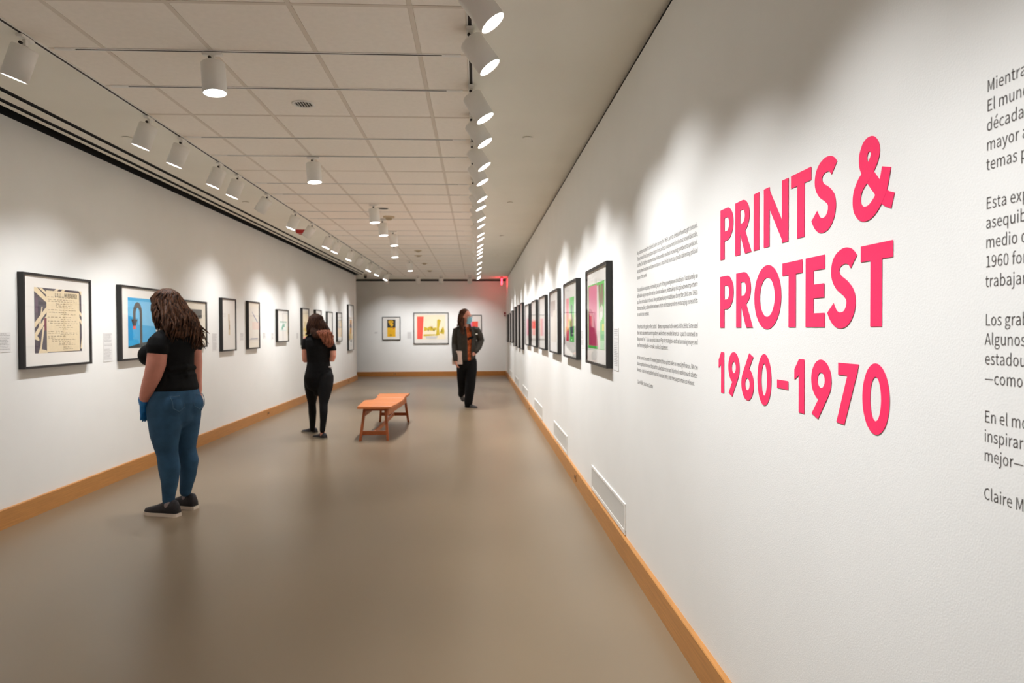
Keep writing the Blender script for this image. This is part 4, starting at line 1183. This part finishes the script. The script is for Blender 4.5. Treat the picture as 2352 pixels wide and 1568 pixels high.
    for i in range(26):        # the long fall over the right shoulder blade
        th = rnd.uniform(.55*PI, .85*PI); p0 = scalp(th, .4); p1 = scalp(th, 1.2)
        e = c(rnd.uniform(.05, .155), -.15, rnd.uniform(1.29, 1.36)); m_ = c(rnd.uniform(.06, .14), -.135, 1.46)
        lock(bm, [p0, p1, (p1+m_)/2+F*-.015, m_, e], rnd.uniform(.007, .011), .02, rnd)
    bmesh.ops.recalc_face_normals(bm, faces=bm.faces); bm.transform(w.inv)
    mesh_obj('locks', bm, HM, hb, True)
def w1_legs(w, c):
    left = [(c(-.10, -.01, .86), .122, .145), (c(-.10, -.015, .76), .118, .135), (c(-.098, -.015, .64), .106, .115), (c(-.095, -.02, .55), .088, .092), (c(-.092, -.03, .49), .078, .080), (c(-.088, -.045, .38), .078, .086), (c(-.086, -.045, .27), .062, .068), (c(-.085, -.03, .15), .047, .050), (c(-.085, -.028, .125), .046, .049)]
    right = [(c(.10, .0, .86), .115, .14), (c(.102, .0, .76), .110, .13), (c(.102, .0, .64), .098, .108), (c(.104, .0, .54), .080, .084), (c(.106, .0, .49), .074, .076), (c(.110, -.02, .40), .076, .082), (c(.112, -.01, .28), .060, .066), (c(.112, .02, .16), .046, .048), (c(.112, .022, .145), .045, .048)]
    return left, right
woman_jeans()

# ---------- woman in black
def woman_black():
    w = Person(-2.15, 9.45, (-.45, .89), 9.3); p = w.p; R, F = w.R, w.F
    hc = p(-2.158, 1.555, 9.50); hF = Vector((-.62, .78, -.12))
    Y = 9.47
    bm = bmesh.new(); at, rot = head(bm, hc, hF, k=.97)
    tube(bm, [(p(-2.125, 1.36, Y), .055, .05), (p(-2.135, 1.46, Y+.02), .045, .048), (hc, .045, .05)], S=R)
    T_ = [(p(-2.12, .80, Y), .165, .12), (p(-2.12, .90, Y), .160, .12), (p(-2.122, 1.01, Y), .13, .10), (p(-2.12, 1.14, Y), .135, .11), (p(-2.12, 1.26, Y), .15, .105), (p(-2.12, 1.35, Y), .14, .075), (p(-2.12, 1.385, Y), .08, .05)]
    tube(bm, T_, S=R)
    def pf(s, z, f): return p(s, z, Y)+F*f
    la = [(pf(-2.275, 1.335, 0), .048, .048), (pf(-2.297, 1.22, -.01), .046, .048), (pf(-2.300, 1.12, -.015), .046, .048), (pf(-2.297, 1.065, .0), .042, .044), (pf(-2.255, 1.055, .12), .038, .036), (pf(-2.19, 1.09, .24), .026, .028)]
    ra = [(pf(-1.965, 1.325, 0), .046, .046), (pf(-1.930, 1.20, -.01), .040, .045), (pf(-1.930, 1.12, -.015), .040, .045), (pf(-1.936, 1.075, .0), .038, .042), (pf(-1.965, 1.07, .12), .036, .036), (pf(-2.03, 1.10, .24), .025, .027)]
    tube(bm, la, S=R); tube(bm, ra, S=R)
    hand(bm, la[-1][0], (F+R*.6+Vector((0, 0, .1))), (0, 0, 1), .9, .6, -1)
    hand(bm, ra[-1][0], (F-R*.6+Vector((0, 0, .1))), (0, 0, 1), .9, .6, 1)
    def legs(g=1.0):
        L = [(p(-2.205, .80, 9.50), .115, .12), (p(-2.212, .70, 9.53), .103, .11), (p(-2.215, .58, 9.58), .078, .085), (p(-2.212, .47, 9.62), .053, .058), (p(-2.208, .36, 9.64), .055, .062), (p(-2.208, .24, 9.68), .045, .05), (p(-2.212, .13, 9.72), .036, .038)]
        Rr = [(p(-2.03, .80, 9.43), .110, .12), (p(-2.035, .70, 9.40), .102, .11), (p(-2.048, .58, 9.36), .080, .085), (p(-2.060, .47, 9.32), .057, .060), (p(-2.060, .36, 9.29), .054, .062), (p(-2.066, .24, 9.27), .044, .05), (p(-2.078, .11, 9.25), .036, .038)]
        return [[(a, x*g, y*g) for a, x, y in q] for q in (L, Rr)]
    for q in legs(.88): tube(bm, q, S=R)
    body = fuse('person', bm, .009, M_SKIN2, None, 2, w.inv); w.setroot(body)
    tag(body, 'visitor dressed all in black with long reddish hair, back turned, left of the bench', 'person')
    face_bits(w, at, rot, .97)
    bm = bmesh.new()
    tube(bm, [(p(-2.12, .90, Y), .178, .135), (p(-2.121, .96, Y), .166, .130), (p(-2.121, 1.03, Y), .153, .122), (p(-2.12, 1.14, Y), .160, .128), (p(-2.12, 1.25, Y), .172, .125), (p(-2.12, 1.33, Y), .168, .098), (p(-2.12, 1.385, Y), .095, .062)], S=R, n=22)
    for s in (-1, 1): ball(bm, p(-2.12+s*.07, 1.22, Y)+F*.10, .07, .07, .07)
    tube(bm, [(pf(-2.23, 1.345, 0), .060, .060), (pf(-2.275, 1.31, 0), .062, .062), (pf(-2.298, 1.235, -.008), .056, .060)], S=R)
    tube(bm, [(pf(-2.01, 1.345, 0), .056, .058), (pf(-1.965, 1.30, 0), .056, .060), (pf(-1.932, 1.205, -.008), .048, .056)], S=R)
    fuse('t_shirt', bm, .0085, M_BTEE, body, 3, w.inv)
    bm = bmesh.new()
    for q in legs(): tube(bm, q, S=R, n=16)
    tube(bm, [(p(-2.12, .76, Y), .185, .13), (p(-2.12, .83, Y), .200, .140), (p(-2.12, .92, Y), .180, .130), (p(-2.12, .98, Y), .160, .118)], S=R, n=20)
    for s in (-1, 1): ball(bm, p(-2.12+s*.09, .83, Y)-F*.06, .095, .095, .10)
    tube(bm, [(p(-2.14, .62, 9.46), .05, .08), (p(-2.13, .72, 9.46), .10, .09)], S=R)
    fuse('trousers', bm, .009, M_BJEAN, body, 3, w.inv)
    # small pale tag at the right hip
    bm = bmesh.new(); q = p(-1.965, .965, 9.34); ball(bm, q, .028, .01, .012, None, 8); bm.transform(w.inv)
    mesh_obj('hip_tag', bm, mat('pale_tag', (200, 190, 184), .6), body, True)
    shoe(w, (-2.255, 9.745, 0), (-2.50, 9.895, 0), .078, .075, M_SHOE, M_SOLEG, .02)
    shoe(w, (-2.015, 9.225, 0), (-2.22, 9.385, 0), .078, .075, M_SHOE, M_SOLEG, .02)
    for x, y in ((-2.315, 9.775), (-2.07, 9.27)):
        bm = bmesh.new(); tube(bm, [(Vector((x, y, .05)), .033, .033), (Vector((x, y, .13)), .031, .031)], S=R); bmesh.ops.recalc_face_normals(bm, faces=bm.faces); bm.transform(w.inv)
        mesh_obj('ankle_sock', bm, M_SKIN2, body, True)
    HM = hair_mat('dark_brown_hair', (36, 20, 13), (78, 48, 32)); HR = hair_mat('reddish_hair', (84, 44, 30), (196, 124, 96)); rnd = random.Random(9)
    bm = bmesh.new(); ball(bm, at(0, -.018, .028), .092, .106, .098, rot)
    tube(bm, [(at(0, -.055, .03), .096, .06), (at(0, -.06, -.06), .104, .058), (p(-2.13, 1.45, Y)-F*.05, .118, .055), (p(-2.11, 1.40, Y)-F*.075, .110, .05)], S=R, n=18)
    hb = fuse('hair', bm, .009, HM, body, 3, w.inv)
    def scalp(th, ph):
        x = math.sin(th)*math.sin(ph); y = math.cos(th)*math.sin(ph); z = math.cos(ph)
        return at(x*.094, -.018+y*.108, .028+z*.099)
    bm = bmesh.new()
    for i in range(110):
        th = rnd.uniform(.35*PI, 1.65*PI); side = math.sin(th)
        p0 = scalp(th, rnd.uniform(.1, .35)); p1 = scalp(th, 1.0); p2 = scalp(th, 1.55)
        s_ = -2.13+side*.155; e = p(s_, rnd.uniform(1.395, 1.46), Y)-F*(.05+.07*max(0, -math.cos(th)))
        lock(bm, [p0, p1, p2, (p2+e)/2+R*side*.01, e], rnd.uniform(.007, .010), .006, rnd)
    for i in range(40):
        th = rnd.uniform(1.25*PI, 1.55*PI); p0 = scalp(th, .6); p2 = scalp(th, 1.5)
        e = p(rnd.uniform(-2.29, -2.20), rnd.uniform(1.385, 1.43), Y-.02); m_ = p(rnd.uniform(-2.25, -2.20), 1.47, Y-.01)
        lock(bm, [p0, p2, m_, e], rnd.uniform(.007, .010), .008, rnd)
    bmesh.ops.recalc_face_normals(bm, faces=bm.faces); bm.transform(w.inv)
    mesh_obj('locks', bm, HM, hb, True)
    bm = bmesh.new()
    for i in range(90):
        u = rnd.random(); sa = -2.20+.20*u; a = p(sa, 1.46, Y)-F*.105
        t = rnd.random()
        eb = p(-2.075+.125*t**.8, 1.30-.075*(1-abs(t-.45)*1.6), Y)-F*.135
        m_ = p(-2.13+.15*u+.03*(t-.5), 1.375, Y)-F*.135
        lock(bm, [a, (a+m_)/2-F*.02, m_, eb], rnd.uniform(.006, .010), .020, rnd)
    bmesh.ops.recalc_face_normals(bm, faces=bm.faces); bm.transform(w.inv)
    o = mesh_obj('hair_ends', bm, HR, hb, True); o['label'] = 'reddish dyed ends of the hair'
woman_black()

# ---------- masked visitor walking towards the camera
def visitor_mask():
    w = Person(-.19, 12.85, (.25, -.97), 12.8); p = w.p; R, F = w.R, w.F
    hc = p(-.195, 1.705, 12.83); hF = Vector((.86, -.50, -.08)); Y = 12.85
    bm = bmesh.new(); at, rot = head(bm, hc, hF, k=1.03)
    tube(bm, [(p(-.185, 1.46, Y), .062, .058), (p(-.19, 1.56, Y), .052, .054), (hc+Vector((-.01, 0, -.03)), .054, .058)], S=R)
    tube(bm, [(p(-.18, .86, Y), .13, .10), (p(-.185, 1.05, Y), .125, .10), (p(-.19, 1.25, Y), .145, .11), (p(-.19, 1.40, Y), .165, .10), (p(-.19, 1.48, Y), .12, .06)], S=R)
    ra = [(p(-.375, 1.455, Y), .05, .05), (p(-.405, 1.30, Y), .045, .045), (p(-.412, 1.17, Y+.01), .042, .042), (p(-.408, 1.02, Y-.10), .036, .036), (p(-.395, .875, Y-.175), .028, .026)]
    la = [(p(-.0, 1.455, Y), .05, .05), (p(.05, 1.36, Y+.02), .050, .048), (p(.078, 1.26, Y+.05), .048, .045), (p(.04, 1.15, Y+.0), .044, .040), (p(-.015, 1.06, Y-.07), .032, .030)]
    tube(bm, ra, S=R); tube(bm, la, S=R)
    hand(bm, ra[-1][0], (.25, -.25, -1), (1, .4, 0), .92, .9, -1)
    hand(bm, la[-1][0], (-.6, -.3, -.7), (-.3, .9, 0), .85, .6, 1)
    def legs(g=1):
        Lf = [(p(-.10, .86, Y), .105, .115), (p(-.10, .70, Y-.02), .105, .115), (p(-.115, .55, Y-.04), .100, .105), (p(-.125, .42, Y-.04), .098, .098), (p(-.14, .28, Y-.03), .090, .092), (p(-.155, .15, Y-.01), .082, .085), (p(-.162, .075, Y), .076, .080)]
        Rt = [(p(-.27, .86, Y), .105, .115), (p(-.278, .70, Y+.02), .100, .115), (p(-.278, .55, Y+.05), .092, .105), (p(-.270, .42, Y+.14), .088, .095), (p(-.275, .33, Y+.26), .075, .085), (p(-.295, .25, Y+.36), .058, .07)]
        return [[(a, x*g, y*g) for a, x, y in q] for q in (Lf, Rt)]
    for q in legs(.62): tube(bm, q, S=R)
    body = fuse('person', bm, .009, M_SKIN2, None, 2, w.inv); w.setroot(body)
    tag(body, 'walking visitor in dark jacket, orange shirt, glasses and blue face mask, facing the camera', 'person')
    face_bits(w, at, rot, 1.03, False)
    # orange shirt
    bm = bmesh.new()
    tube(bm, [(p(-.165, .90, Y), .135, .115), (p(-.17, 1.05, Y), .135, .115), (p(-.175, 1.25, Y), .150, .125), (p(-.18, 1.40, Y), .150, .108), (p(-.185, 1.47, Y), .085, .065)], S=R, n=18)
    OR = mat('orange_patterned_shirt', (166, 82, 42), .8, .5, 30, .1, 60, .2)
    sh = fuse('shirt', bm, .01, OR, body, 2, w.inv)
    bm = bmesh.new(); q0 = p(-.19, 1.285, Y)+F*.128; q1 = p(-.095, 1.325, Y)+F*.125
    tube(bm, [(q0, .022, .012), (q1, .02, .012)], S=(0, 0, 1), n=8); bm.transform(w.inv)
    bmesh.ops.recalc_face_normals(bm, faces=bm.faces)
    mesh_obj('dark_stripe', bm, M_BTEE, sh, True)
    # jacket: two fronts, back and sleeves
    JM = mat('charcoal_jacket', (54, 50, 44), .8, .15, 20, .3, 60, .25)
    bm = bmesh.new()
    levels = [(.885, .165, .135), (.91, .172, .140), (1.05, .168, .142), (1.20, .176, .148), (1.34, .188, .140), (1.43, .186, .118), (1.485, .135, .085), (1.52, .080, .068)]
    rings = []; n = 26; gap = {0: .30, 1: .30, 2: .32, 3: .34, 4: .36, 5: .42, 6: .60, 7: .75}
    for li, (z, a, bb) in enumerate(levels):
        c0 = p(-.185, z, Y); ro = []; g = gap[li]
        for i in range(n):
            th = PI/2+g*.62+.12 + (2*PI-1.24*g-.02)*i/(n-1)-.12*2*i/(n-1)*0
            ro.append(c0+R*a*math.cos(th)+F*bb*math.sin(th))
        rings.append(ro)
    outer = [[bm.verts.new(q) for q in r] for r in rings]
    inner = [[bm.verts.new(q+((p(-.185, lv[0], Y)-q).normalized()*.014)) for q in r] for r, lv in zip(rings, levels)]
    for k in range(len(levels)-1):
        for i in range(n-1):
            bm.faces.new((outer[k][i], outer[k][i+1], outer[k+1][i+1], outer[k+1][i]))
            bm.faces.new((inner[k][i+1], inner[k][i], inner[k+1][i], inner[k+1][i+1]))
        for i in (0, n-1): bm.faces.new((outer[k][i], inner[k][i], inner[k+1][i], outer[k+1][i]))
    for k in (0, len(levels)-1):
        for i in range(n-1): bm.faces.new((outer[k][i], inner[k][i], inner[k][i+1], outer[k][i+1]))
    jt = [(a, r1*1.0+.018, r2+.018) for a, r1, r2 in ra[:-1]]+[(ra[-1][0]+Vector((0, .01, .025)), .046, .044)]
    tube(bm, [(p(-.33, 1.47, Y), .055, .055)]+jt, S=R)
    lt = [(a, r1+.02, r2+.02) for a, r1, r2 in la]
    tube(bm, [(p(-.05, 1.47, Y), .055, .055)]+lt, S=R)
    # collar
    tube(bm, [(p(-.245, 1.49, Y)+F*.07, .022, .012), (p(-.26, 1.545, Y)-F*.02, .024, .012), (p(-.19, 1.56, Y)-F*.07, .024, .012), (p(-.12, 1.545, Y)-F*.02, .024, .012), (p(-.135, 1.49, Y)+F*.07, .022, .012)], S=(0, 0, 1), n=8)
    jk = fuse('jacket', bm, .0095, JM, body, 2, w.inv)
    bm = bmesh.new(); q = p(-.035, 1.375, Y)+F*.135; ball(bm, q, .024, .006, .012, None, 8); bm.transform(w.inv)
    mesh_obj('badge', bm, mat('pale_badge', (210, 204, 190), .6), jk, True)
    # wide trousers
    bm = bmesh.new()
    for q in legs(1.0): tube(bm, q, S=R, n=18)
    tube(bm, [(p(-.185, .80, Y), .175, .125), (p(-.183, .88, Y), .160, .118), (p(-.18, .93, Y), .14, .105)], S=R, n=18)
    fuse('trousers', bm, .01, M_BJEAN, body, 3, w.inv)
    M_GS = mat('dark_grey_shoe', (58, 54, 52), .6, .1)
    shoe(w, (-.215, 12.92, 0), (.0, 12.70, 0), .08, .07, M_GS, M_GS, .02, laces=False)
    shoe(w, p(-.315, .235, 13.26), p(-.245, .115, 13.12), .08, .06, M_GS, M_GS, .02, laces=False)
    # mask, glasses
    bm = bmesh.new(); rr = []
    for a in range(9):
        th = -1.05+2.1*a/8
        col_ = []
        for k in range(6):
            u = .004-.026*k; bul = .006*math.sin(PI*k/5)
            rad = .096 if k < 4 else .090
            col_.append(bm.verts.new(at(math.sin(th)*.070, .012+math.cos(th)*(rad+bul)+(.012 if abs(th) < .3 and k < 4 else 0), u-.006)))
        rr.append(col_)
    for A, B in zip(rr, rr[1:]):
        for k in range(5): bm.faces.new((A[k], B[k], B[k+1], A[k+1]))
    bmesh.ops.recalc_face_normals(bm, faces=bm.faces)
    bmesh.ops.solidify(bm, geom=bm.faces[:], thickness=.002)
    bm.transform(w.inv)
    mk = mesh_obj('face_mask', bm, mat('mask_blue', (134, 186, 204), .8, .03), body, True); mk['label'] = 'pale blue surgical mask'
    bm = bmesh.new()
    for s in (-1, 1):
        ring = [(at(s*.034+.026*math.cos(t_*PI/6), .106, .008+.020*math.sin(t_*PI/6)), .0018, .0018) for t_ in range(13)]
        tube(bm, ring, S=(0, 0, 1), n=6); tube(bm, [(at(s*.060, .106, .012), .0016, .0016), (at(s*.082, .0, .012), .0016, .0016)], S=(0, 0, 1), n=6)
    tube(bm, [(at(-.010, .108, .012), .0016, .0016), (at(.010, .108, .012), .0016, .0016)], S=(0, 0, 1), n=6)
    bmesh.ops.recalc_face_normals(bm, faces=bm.faces); bm.transform(w.inv)
    mesh_obj('glasses', bm, mat('glasses_frame', (60, 34, 30), .4), body, True)
    HM = hair_mat('long_brown_hair', (44, 25, 18), (104, 66, 46)); rnd = random.Random(12)
    bm = bmesh.new(); ball(bm, at(0, -.030, .042), .086, .094, .090, rot)
    tube(bm, [(at(0, -.06, .03), .08, .06), (at(0, -.075, -.06), .085, .05), (p(-.25, 1.52, Y+.05), .085, .05)], S=R)
    hb = fuse('hair', bm, .009, HM, body, 3, w.inv)
    def scalp(th, ph):
        x = math.sin(th)*math.sin(ph); y = math.cos(th)*math.sin(ph); z = math.cos(ph)
        return at(x*.090, -.028+y*.098, .044+z*.094)
    bm = bmesh.new()
    for i in range(110):
        th = rnd.uniform(.42*PI, 1.62*PI); p0 = scalp(th, .15); p1 = scalp(th, .9); p2 = scalp(th, 1.5)
        side = math.sin(th)
        k = rnd.random()
        if side < -.2 or k < .5:   # falls over the back and far shoulder
            e = p(rnd.uniform(-.36, -.22), rnd.uniform(1.47, 1.58), Y+rnd.uniform(-.02, .10))
        else:
            e = p(rnd.uniform(-.30, -.245), rnd.uniform(1.36, 1.50), Y-.14)
        lock(bm, [p0, p1, p2, (p2+e)/2+(p2-hc).normalized()*.015, e], rnd.uniform(.006, .010), .008, rnd)
    for i in range(46):        # loose hair over both shoulders
        if i % 3: e = p(rnd.uniform(-.385, -.26), rnd.uniform(1.45, 1.58), Y+rnd.uniform(-.12, .04)); m_ = p(rnd.uniform(-.33, -.27), 1.62, Y-.01)
        else: e = p(rnd.uniform(-.27, -.225), rnd.uniform(1.30, 1.44), Y-.165); m_ = p(-.262, 1.56, Y-.09)
        th = rnd.uniform(.55*PI, 1.2*PI); lock(bm, [scalp(th, .5), scalp(th, 1.4), m_, e], rnd.uniform(.006, .010), .014, rnd)
    for i in range(16):
        p0 = scalp(1.6*PI, .5); e = p(rnd.uniform(-.13, -.085), rnd.uniform(1.40, 1.48), Y-.13); m_ = p(-.12, 1.55, Y-.03)
        lock(bm, [at(-.06, .02, -.05), m_, e], .007, .006, rnd)
    bmesh.ops.recalc_face_normals(bm, faces=bm.faces); bm.transform(w.inv)
    mesh_obj('locks', bm, HM, hb, True)
visitor_mask()
# notepad held against the leg: a thing of its own
t = thing('notepad', (-.362, 12.722, .812), math.radians(4), 'white notepad held low in the hand of the masked visitor', 'notepad')
bm = bmesh.new(); prism(bm, [(-.095, .0), (.098, .005), (.090, .15), (.090, .25), (-.02, .252), (-.09, .14)], 'y', -.006, .006)
mesh_obj('pages', bm, mat('pad_paper', (226, 208, 198), .8, .02), t)
bm = bmesh.new(); prism(bm, [(-.097, -.002), (.100, .003), (.092, .15), (.092, .254), (-.021, .256), (-.092, .14)], 'y', .006, .009)
mesh_obj('cover', bm, mat('pad_cover', (196, 184, 174), .6, .02), t)
